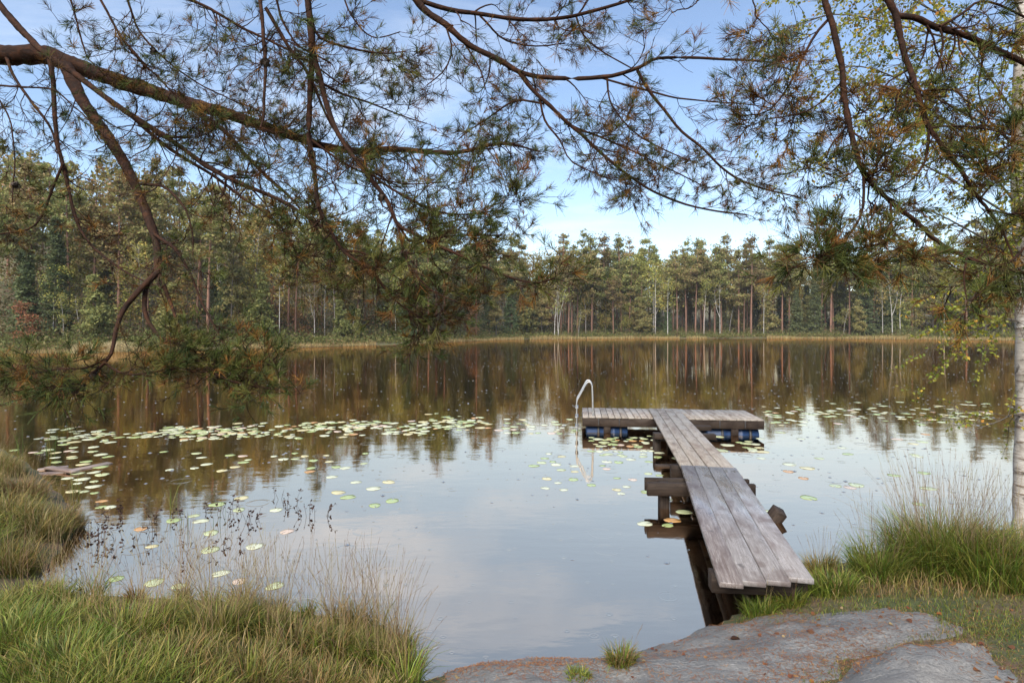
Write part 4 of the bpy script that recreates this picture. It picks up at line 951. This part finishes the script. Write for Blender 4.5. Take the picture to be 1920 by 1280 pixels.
# limbs that leave the trunk
limb(pA, [(-60, 101), (0, 103), (90, 106), (170, 135), (250, 160), (320, 182), (400, 207), (480, 232), (560, 258), (650, 282), (740, 280), (850, 285), (940, 270), (1010, 285)], 44, 3, 4.0, 4.6, pre=[(TA[0], TA[1], 4.1)], dens=17, sub=.6, nf=.75, green=.7, start=.42)
limb(pA, [(124, 122), (150, 180), (190, 240), (230, 300), (265, 370), (290, 440), (297, 512)], 22, 12, 3.95, 3.2, dens=4, sub=.5, nf=.35, green=.6)
limb(pA, [(297, 510), (262, 545), (232, 580), (215, 622), (203, 668), (160, 710), (135, 722)], 11, 4, 3.2, 2.8, dens=9, sub=.33, nf=.88, green=.7, start=.6)
limb(pA, [(284, 520), (270, 545), (271, 590), (300, 632), (350, 655), (400, 698), (450, 718), (515, 728)], 10, 3, 3.2, 2.8, dens=12, sub=.35, nf=.85, green=.75, start=.35)
limb(pA, [(299, 515), (325, 580), (345, 640), (380, 688), (430, 705), (470, 690)], 8, 2.5, 3.2, 2.9, dens=12, sub=.33, nf=.85, green=.75, start=.35)
limb(pA, [(200, 672), (160, 690), (110, 690), (60, 700), (-10, 715)], 4, 2, 2.85, 2.7, dens=20, sub=.25, nf=.95, green=.75, droop=.1)
limb(pA, [(196, 680), (240, 702), (290, 698), (330, 690)], 4, 2, 2.85, 2.8, dens=16, sub=.22, nf=.9, green=.75)
limb(pA, [(290, 440), (330, 470), (360, 520), (385, 580), (420, 650)], 7, 2.5, 3.3, 3.0, dens=9, sub=.3, nf=.4, green=.6)
limb(pA, [(265, 345), (310, 350), (345, 385), (360, 430), (362, 480)], 6, 2, 3.4, 3.2, dens=6, sub=.3, nf=.2)
limb(pA, [(0, 8), (45, 62), (90, 104), (145, 142), (195, 182), (255, 222), (320, 262), (400, 318), (470, 352), (540, 385), (600, 425), (650, 470), (705, 525), (770, 570), (805, 598)], 15, 3, 3.7, 3.2, pre=[(TA[0], TA[1], 6.2), (-4.2, 3.8, 5.3)], dens=14, sub=.5, nf=.65, green=.55, start=.35)
limb(pA, [(235, 208), (285, 250), (330, 285), (400, 330), (450, 370), (520, 420), (560, 480), (600, 520)], 8, 2.5, 3.65, 3.3, dens=13, sub=.42, nf=.6, green=.5)
limb(pA, [(310, 178), (375, 215), (425, 250), (465, 295), (510, 340), (550, 378), (600, 440), (640, 500)], 9, 3, 4.1, 3.8, dens=13, sub=.5, nf=.62, green=.5)
limb(pA, [(93, 110), (98, 150), (102, 200), (108, 265), (120, 310), (128, 350), (137, 395), (155, 440), (190, 478), (245, 515), (285, 530)], 9, 3, 3.95, 3.4, dens=7, sub=.4, nf=.25, green=.4)
limb(pA, [(118, 308), (98, 350), (80, 395), (55, 428), (0, 438), (-30, 440)], 5, 2.5, 3.7, 3.5, dens=8, sub=.35, nf=.25, green=.3)
limb(pA, [(12, 108), (28, 140), (60, 190), (95, 240), (108, 280)], 6, 4, 4.0, 3.8, dens=4, sub=.4, nf=.3)
limb(pA, [(128, -20), (150, 60), (165, 110), (210, 150)], 5, 2, 3.5, 3.5, pre=[(TA[0], TA[1], 6.8), (-3.6, 3.6, 5.8)], dens=8, sub=.4, nf=.5)
limb(pA, [(175, -25), (235, 80), (300, 150), (350, 195), (420, 240)], 7, 2, 3.4, 3.5, pre=[(TA[0], TA[1], 6.9), (-3.6, 3.5, 5.9)], dens=17, sub=.5, nf=.65, green=.45)
limb(pA, [(300, -20), (390, 15), (470, 60), (570, 110), (640, 160)], 9, 3, 3.9, 3.9, pre=[(TA[0], TA[1], 7.0), (-3.4, 3.9, 5.6)], dens=18, sub=.5, nf=.75, green=.6)
limb(pA, [(-20, 160), (60, 165), (100, 170), (150, 210), (215, 265)], 5, 2, 3.6, 3.4, pre=[(TA[0], TA[1], 4.3)], dens=8, sub=.4, nf=.4)
limb(pA, [(-20, 150), (15, 220), (30, 300), (20, 380)], 4, 2, 3.5, 3.4, pre=[(TA[0], TA[1], 4.6)], dens=12, sub=.45, nf=.6, green=.5)
limb(pA, [(230, -20), (265, 60), (330, 130), (420, 180), (500, 215)], 6, 2, 3.6, 3.8, pre=[(TA[0], TA[1], 7.1), (-3.2, 3.7, 5.9)], dens=18, sub=.5, nf=.7, green=.5)
# limbs dropping from one long overhead bough
OV = catmull([(TA[0], TA[1], 6.4), (-3.6, 3.7, 6.3), (-2.0, 3.4, 5.6), (-1.0, 3.3, 5.25), (-.2, 3.3, 5.2)], 40)
a = Acc(); a.tubes(OV, np.linspace(.075, .03, 40), 9); a.build('branch', M_BARK, pA, True)
def hang(px, D, k): return [OV[k]]
limb(pA, [(490, -20), (492, 60), (497, 130), (495, 190), (489, 240)], 10, 4, 2.8, 2.7, pre=[OV[19]], dens=5, sub=.3, nf=.3)
limb(pA, [(575, -20), (583, 60), (586, 110), (582, 170), (580, 260), (590, 325), (598, 380), (620, 430), (642, 470), (690, 505), (740, 560), (800, 600)], 15, 3, 2.9, 2.9, pre=[OV[22]], dens=7, sub=.4, nf=.6, green=.6, start=.3)
limb(pA, [(587, 100), (600, 145), (612, 195), (627, 240), (652, 282), (685, 325), (722, 372), (745, 420), (785, 442), (835, 466), (890, 490), (945, 515), (1000, 530), (1040, 522)], 11, 3, 2.9, 2.6, dens=9, sub=.34, nf=.85, green=.7, start=.25)
limb(pA, [(660, 290), (720, 345), (790, 385), (850, 402), (915, 398), (950, 392)], 6, 2.5, 2.85, 2.8, dens=19, sub=.34, nf=.9, green=.75)
limb(pA, [(745, 420), (770, 455), (820, 445), (880, 440), (945, 440)], 5, 2.5, 2.75, 2.75, dens=15, sub=.28, nf=.9, green=.75)
limb(pA, [(745, 420), (760, 490), (800, 540), (855, 565)], 5, 2, 2.75, 2.7, dens=6, sub=.28, nf=.75, green=.6)
limb(pA, [(642, 470), (690, 480), (760, 530), (830, 550)], 5, 2, 2.9, 2.8, dens=6, sub=.3, nf=.75, green=.6)
limb(pA, [(580, 260), (640, 300), (700, 330), (770, 345), (830, 340)], 5, 2, 2.9, 3.0, dens=13, sub=.4, nf=.7, green=.5)
limb(pA, [(512, -20), (530, 40), (560, 85), (620, 120)], 6, 3, 2.8, 2.9, pre=[OV[20]], dens=8, sub=.35, nf=.5)
limb(pA, [(498, 15), (545, 90), (580, 140), (605, 205), (640, 260), (690, 300)], 7, 2.5, 2.8, 3.0, dens=11, sub=.4, nf=.6, green=.5)
limb(pA, [(586, 45), (605, 72), (660, 90), (720, 102), (765, 97)], 6, 2, 2.9, 3.0, dens=12, sub=.38, nf=.6, green=.5)
limb(pA, [(590, 150), (640, 175), (700, 195), (750, 215), (800, 230)], 5, 2, 2.95, 3.1, dens=14, sub=.4, nf=.75, green=.55)
limb(pA, [(640, -20), (660, 30), (700, 70), (750, 60)], 5, 2, 3.3, 3.3, pre=[OV[25]], dens=12, sub=.4, nf=.6, green=.5)
limb(pA, [(768, -20), (800, 20), (840, 50), (880, 85), (940, 115), (975, 134), (1030, 145), (1130, 146), (1190, 131), (1230, 110), (1300, 107), (1370, 110), (1440, 117), (1490, 135)], 15, 2.5, 3.4, 3.4, pre=[OV[30]], dens=3.5, sub=.4, nf=.6, green=.35, start=.1)
limb(pA, [(785, 0), (850, 21), (900, 28), (980, 37), (1050, 34), (1110, 20), (1180, 0), (1240, -25)], 9, 5, 3.4, 3.5, dens=9, sub=.45, nf=.7, green=.4)
limb(pA, [(972, 134), (1000, 170), (1032, 202), (1062, 232), (1092, 256), (1132, 292), (1182, 330), (1222, 356), (1282, 382), (1342, 397), (1400, 405)], 8, 3, 3.4, 3.3, dens=10, sub=.36, nf=.75, green=.45, start=.2)
limb(pA, [(1195, 132), (1217, 171), (1250, 209), (1280, 246), (1312, 272), (1345, 308), (1378, 334), (1412, 349), (1445, 361), (1500, 372)], 6, 3, 3.4, 3.3, dens=8, sub=.26, nf=.85, green=.55, start=.45)
limb(pA, [(1138, 147), (1142, 178), (1152, 203), (1190, 248), (1245, 280), (1300, 305)], 4, 2, 3.4, 3.3, dens=11, sub=.32, nf=.75, green=.35)
limb(pA, [(1062, 232), (1110, 250), (1170, 275), (1240, 310), (1310, 345)], 5, 2, 3.4, 3.3, dens=13, sub=.32, nf=.8, green=.4)
limb(pA, [(1080, 30), (1096, 65), (1132, 96), (1185, 128)], 4, 2.5, 3.5, 3.4, dens=7, sub=.3, nf=.5, green=.3)
limb(pA, [(1012, 182), (1022, 225), (1050, 262), (1075, 305), (1140, 335)], 5, 2, 3.4, 3.35, dens=12, sub=.36, nf=.75, green=.45)
limb(pA, [(1130, 147), (1200, 165), (1262, 182), (1330, 190), (1400, 196), (1450, 205)], 4, 2, 3.4, 3.4, dens=5, sub=.28, nf=.55, green=.3, start=.4)
limb(pA, [(1020, 195), (970, 190), (930, 215), (890, 240), (860, 262)], 4, 2, 3.4, 3.5, dens=16, sub=.36, nf=.85, green=.6)
limb(pA, [(835, 45), (850, 90), (835, 130), (800, 160)], 4, 2, 3.4, 3.4, dens=12, sub=.4, nf=.6, green=.35)
limb(pA, [(900, 30), (940, 70), (1000, 85), (1060, 80)], 4, 2, 3.5, 3.6, dens=14, sub=.4, nf=.7, green=.45)
limb(pA, [(870, 80), (900, 130), (910, 170)], 4, 2, 3.4, 3.4, dens=14, sub=.34, nf=.7, green=.35)

pB = thing('overhanging_pine', 'pine rising behind the rocks whose needle tufts hang beside the birch', 'pine tree', (0, 0, 0))
TB = np.array([3.3, -1.3]); zB = float(gz(*TB))
a = Acc(); a.tubes(catmull([(TB[0], TB[1], zB - .3), (TB[0] - .05, TB[1], 3), (TB[0], TB[1] + .1, 6), (TB[0], TB[1], 11)], 36), np.linspace(.2, .06, 36), 14); a.build('trunk', M_BARK, pB, True)
OB = [(TB[0], TB[1], 4.6), (2.6, .2, 5.0), (1.9, 1.4, 4.6)]
LC_ = dict(needle=.066, flat=.45)
limb(pB, [(1545, -25), (1556, 40), (1575, 110), (1586, 165), (1591, 230), (1600, 272), (1622, 325), (1667, 375), (1722, 420), (1772, 460), (1832, 490), (1872, 500), (1940, 517)], 14, 6, 2.3, 2.2, pre=OB, dens=7, sub=.24, nf=.6, green=.45, start=.25, **LC_)
limb(pB, [(1552, 38), (1525, 75), (1500, 120), (1472, 170), (1440, 208), (1400, 216)], 6, 2.5, 2.3, 2.35, dens=15, sub=.24, nf=.85, green=.35, **LC_)
limb(pB, [(1582, 150), (1540, 192), (1500, 213), (1440, 222)], 4, 2, 2.3, 2.35, dens=15, sub=.24, nf=.85, green=.3, **LC_)
limb(pB, [(1592, 232), (1560, 270), (1545, 298), (1508, 310)], 4, 2, 2.3, 2.3, dens=15, sub=.2, nf=.9, green=.4, **LC_)
limb(pB, [(1619, 330), (1616, 395), (1592, 440), (1562, 478), (1500, 492)], 5, 2.5, 2.25, 2.1, dens=15, sub=.15, nf=.95, green=.75, start=.35, twl=(.05, .12), **LC_)
limb(pB, [(1670, 378), (1672, 440), (1640, 462), (1600, 470)], 5, 2.5, 2.2, 2.15, dens=18, sub=.15, nf=.95, green=.4, start=.3, twl=(.05, .12), **LC_)
limb(pB, [(1672, 430), (1700, 455), (1715, 470)], 4, 2.5, 2.2, 2.15, dens=24, sub=.14, nf=.95, green=.4, twl=(.05, .12), **LC_)
limb(pB, [(1655, -20), (1680, 30), (1690, 72), (1706, 130), (1721, 182), (1746, 240), (1781, 290), (1821, 350), (1852, 392), (1880, 430)], 16, 5, 2.4, 2.3, pre=[(TB[0], TB[1], 5.0), (2.7, .4, 5.2), (2.0, 1.5, 4.7)], dens=8, sub=.26, nf=.75, green=.5, start=.3, **LC_)
limb(pB, [(1682, 30), (1720, 36), (1762, 52), (1820, 70), (1872, 95), (1940, 128)], 11, 10, 2.4, 2.5, dens=7, sub=.28, nf=.6, green=.45, **LC_)
limb(pB, [(1762, 52), (1766, 90), (1755, 130), (1738, 172)], 4, 2, 2.4, 2.4, dens=12, sub=.22, nf=.75, green=.4, **LC_)
limb(pB, [(1845, 82), (1836, 130), (1830, 170), (1850, 222)], 4, 2, 2.45, 2.4, dens=12, sub=.22, nf=.8, green=.5, **LC_)
limb(pB, [(1762, 50), (1805, 22), (1832, 5), (1870, 8), (1930, 38)], 5, 4, 2.4, 2.5, dens=8, sub=.24, nf=.6, green=.4, **LC_)
limb(pB, [(1746, 240), (1800, 238), (1850, 242), (1910, 255)], 4, 2.5, 2.35, 2.3, dens=13, sub=.22, nf=.85, green=.6, **LC_)
limb(pB, [(1742, 238), (1736, 300), (1702, 345), (1660, 362), (1630, 350)], 5, 2, 2.35, 2.3, dens=13, sub=.22, nf=.85, green=.4, **LC_)
limb(pB, [(1782, 290), (1840, 292), (1895, 278)], 4, 2, 2.3, 2.25, dens=14, sub=.22, nf=.9, green=.6, **LC_)
limb(pB, [(1706, 130), (1660, 160), (1640, 200), (1600, 220)], 4, 2, 2.4, 2.4, dens=14, sub=.24, nf=.85, green=.3, **LC_)
limb(pB, [(1868, 500), (1905, 480), (1935, 445)], 5, 3, 2.2, 2.2, dens=14, sub=.2, nf=.8, green=.6, **LC_)
limb(pB, [(1812, 482), (1805, 520), (1812, 560)], 4, 2, 2.2, 2.15, dens=12, sub=.14, nf=.7, green=.5, **LC_)
limb(pB, [(1850, 392), (1890, 400), (1935, 395)], 5, 3, 2.3, 2.2, dens=18, sub=.2, nf=.95, green=.8, **LC_)
limb(pB, [(1840, 370), (1870, 340), (1930, 330)], 4, 2, 2.3, 2.2, dens=18, sub=.2, nf=.95, green=.75, **LC_)
limb(pB, [(1880, 430), (1900, 480), (1915, 540)], 4, 2, 2.3, 2.2, dens=16, sub=.18, nf=.9, green=.75, **LC_)
limb(pB, [(1400, -25), (1420, 30), (1450, 70)], 4, 2, 2.7, 2.7, pre=[(TB[0], TB[1], 5.2), (1.8, 1.6, 5.0)], dens=14, sub=.3, nf=.8, green=.35, **LC_)
limb(pB, [(1330, -25), (1300, 10), (1260, 25)], 4, 2, 2.8, 2.8, pre=[(TB[0], TB[1], 5.3), (1.8, 1.8, 5.1)], dens=12, sub=.28, nf=.8, green=.35, **LC_)

# cones
allp = np.concatenate([l.path for l in LIMBS]); own = np.concatenate([np.full(len(l.path), k) for k, l in enumerate(LIMBS)])
ppx = np.stack([allp[:, 0] / allp[:, 1] * F_PX + CX, HOR - (allp[:, 2] - CAM_H) / allp[:, 1] * F_PX], -1)
a = Acc(); n = 10; ks = np.linspace(0, 1, n)
a.tubes(np.stack([ks * 0, ks * 0, -ks * .042], -1), np.array([.003, .011, .016, .018, .0175, .016, .013, .010, .006, .001]), 10)
for q in range(70):
    t = U(.08, .95); az = U(0, 6.28) ; r = .018 * math.sin(math.pi * min(1, t * .85 + .12)); c = np.array([math.cos(az) * r, math.sin(az) * r, -t * .042]); d = np.array([math.cos(az), math.sin(az), .25]); s = np.array([-math.sin(az), math.cos(az), 0]) * .0042
    a.add([c - s - [0, 0, .003], c + s - [0, 0, .003], c + d * .008 + s * .7, c + d * .008 - s * .7], None, [[0, 1, 2, 3]])
cone_me = a.me('pine_cone', M_CONE)
for px, py in [(898, 484), (740, 466), (688, 384), (600, 455), (52, 340), (152, 716), (106, 734), (196, 732), (102, 764), (405, 690), (372, 660), (308, 76), (455, 112), (1378, 330), (560, 285), (405, 700)]:
    k = np.argmin(np.hypot(ppx[:, 0] - px, ppx[:, 1] - py)); o = link('pine_cone', cone_me, LIMBS[own[k]].o, allp[k] - [0, 0, .006], (U(-.7, .7), U(-.7, .7), U(0, 6)))

# young pine at the left edge
c = far(15, -30) if False else (-11.2, 11.6)
e = thing('young_pine', 'young bright green pine at the water edge beyond the low grassy point', 'pine tree', (c[0], c[1], float(max(gz(*c), 0))))
tk = Acc(); tk.tubes(np.array([[0, 0, -.4], [.05, 0, 1.2], [0, .05, 3.0]]), [.05, .04, .012], 7); nd = Acc(); ctr = []
for z in np.arange(.5, 3.0, .22):
    for q in range(6):
        az = U(0, 6.28); L = (1.35 - z * .32) * U(.6, 1.1); ee = np.array([math.cos(az) * L, math.sin(az) * L, z + L * .25]); tk.tubes(np.array([[0, 0, z], ee]), [.014, .005], 4)
        for f in (.5, .75, 1.0):
            m = 60; b = np.array([0, 0, z]) * (1 - f) + ee * f + RNG.normal(0, .07, (m, 3)); d = unit(RNG.normal(0, 1, (m, 3)) + [math.cos(az), math.sin(az), .8]) * U(.05, .1, (m, 1)); s = unit(np.cross(d, RNG.normal(0, 1, (m, 3)))) * .003
            nd.add(np.stack([b - s, b + s, b + d], 1).reshape(-1, 3), np.arange(3 * m).reshape(-1, 3), None, np.repeat(np.array([(.09, .17, .06), (.12, .19, .05), (.2, .17, .05)])[RNG.integers(3, size=m)], 3, 0))
tk.build('trunk', M_BARK, e, True); nd.build('crown', M_NEEDLE, e)['kind'] = 'stuff'

# ------------------------------------------------------------------ the birch on the right bank
bD = 5.9; bx = (1921 - CX) / F_PX * bD; bz = float(gz(bx, bD))
bir = thing('birch_tree', 'old birch with peeling white bark standing on the right bank', 'birch tree', (bx, bD, bz))
H = 10.0; tp = catmull([(0, 0, -.3), (.0, 0, .5), (.01, 0, 1.6), (-.02, 0, 2.8), (-.03, .05, 4), (.0, 0, 6.5), (.1, 0, H)], 60)
a = Acc(); tt = np.linspace(0, 1, 60); a.tubes(tp, np.interp(tt, [0, .08, .3, 1], [.15, .105, .085, .03]) * (1 + .035 * np.sin(tt * 90) + .03 * np.sin(tt * 37)), 18); a.build('trunk', M_BIRCH, bir, True)
BL = [(.20, .22, .03), (.26, .25, .035), (.15, .18, .03), (.32, .27, .04), (.45, .30, .04), (.50, .24, .04)]
BLW = np.array([.3, .27, .2, .13, .06, .04])
def bough(start, ends, r0, droop, nsub, leaves, lsz=(.018, .03)):
    st = np.array(start, float); pth = catmull([st] + [np.array(e, float) for e in ends], 20); a = Acc(); a.tubes(pth, np.linspace(r0, .004, 20), 6, np.array((1, 1, 1)))
    lv = Acc(); S = []
    for q in range(nsub):
        k = RNG.integers(3, 20); p = pth[k]; d = unit(RNG.normal(0, 1, 3) * [1, .8, .5] + unit(pth[-1] - pth[0]) * .8); L = U(.4, 1.0) * (1 if nsub > 8 else .6); pp = [p]
        for z in range(7): d = unit(d + [0, 0, -droop] + RNG.normal(0, .12, 3)); pp.append(pp[-1] + d * L / 7)
        S.append(np.array(pp))
    S = np.array(S); a.tubes(S, np.linspace(.0035, .0012, 8)[None] * np.ones((len(S), 1)), 4)
    n = leaves; i = RNG.integers(len(S), size=n); f = U(.15, 1, n) * 6.99; k = f.astype(int); u = (f - k)[:, None]
    b = S[i, k] * (1 - u) + S[i, k + 1] * u; stem = unit(RNG.normal(0, 1, (n, 3)) + [0, 0, -.7]); b = b + stem * .02; d = unit(stem + RNG.normal(0, .35, (n, 3))); s = unit(np.cross(d, RNG.normal(0, 1, (n, 3)))); nn = np.cross(d, s); l = U(*lsz, n)[:, None] * 1.5
    V = np.stack([b, b + d * l * .35 + s * l * .38 + nn * l * .08, b + d * l, b + d * l * .35 - s * l * .38 + nn * l * .08], 1)
    c = np.array(BL)[RNG.choice(6, p=BLW, size=n)] * U(.8, 1.2, (n, 1)); lv.add(V.reshape(-1, 3), None, np.arange(4 * n).reshape(-1, 4), np.repeat(c, 4, 0))
    o = a.build('branch', M_DARKBARK, bir, True); lv.build('leaves', M_LEAF, o)['kind'] = 'stuff'
for z, ex, ey, ez, ns, nl in [(2.9, -.4, -.8, 3.5, 18, 700), (3.7, -.25, -.9, 4.4, 18, 800), (4.5, -.45, -.8, 5.2, 18, 800), (3.3, -.1, -.8, 3.9, 16, 600), (3.3, -2.0, .2, 4.2, 22, 500), (4.1, -2.3, -.1, 4.9, 24, 600), (5.0, -2.4, .3, 5.6, 24, 560), (2.9, -1.2, .3, 3.5, 16, 520), (3.4, -1.5, -.4, 4.3, 18, 620), (3.8, -1.7, .5, 4.9, 20, 720), (4.3, -1.6, -.2, 5.6, 20, 760), (4.9, -1.9, .4, 6.0, 20, 760), (5.4, -1.4, -.5, 6.6, 18, 620), (3.1, -.7, -.6, 3.9, 12, 420), (4.6, 1.4, .2, 5.8, 10, 300), (3.6, 1.2, -.3, 4.6, 10, 300), (6.2, -1.6, .2, 7.2, 14, 400), (4.0, -.8, .6, 5.0, 16, 600)]:
    bough((0, 0, z), [(ex * .4, ey * .4, z + (ez - z) * .6), (ex * .75, ey * .75, ez), (ex, ey, ez - .15)], .012, .22, int(ns * 1.3), int(nl * 1.9))
bough((0, 0, 2.25), [(-.2, -.05, 2.32), (-.45, -.05, 2.25), (-.7, -.05, 2.1)], .010, .10, 14, 620)
bough((0, 0, 1.28), [(-.15, -.05, 1.34), (-.35, -.08, 1.27), (-.58, -.1, 1.2)], .008, .06, 9, 240)
bough((0, 0, 2.6), [(-.3, 0, 2.75), (-.5, 0, 2.6), (-.6, 0, 2.4)], .010, .15, 12, 560)

# ------------------------------------------------------------------ damp air over the lake
m, nt = mat('damp_air'); pv = nt.nodes.new('ShaderNodeVolumePrincipled'); pv.inputs['Density'].default_value = .00017; pv.inputs['Color'].default_value = (.93, .95, 1.0, 1)
oo = nt.nodes.new('ShaderNodeOutputMaterial'); nt.links.new(pv.outputs[0], oo.inputs['Volume'])
hz = Acc(); hz.box((0, 0, 28.5), (900, 900, 63), bev=.01); o = hz.build('haze', m); tag(o, 'thin damp haze in the air over the lake', 'haze', kind='stuff')
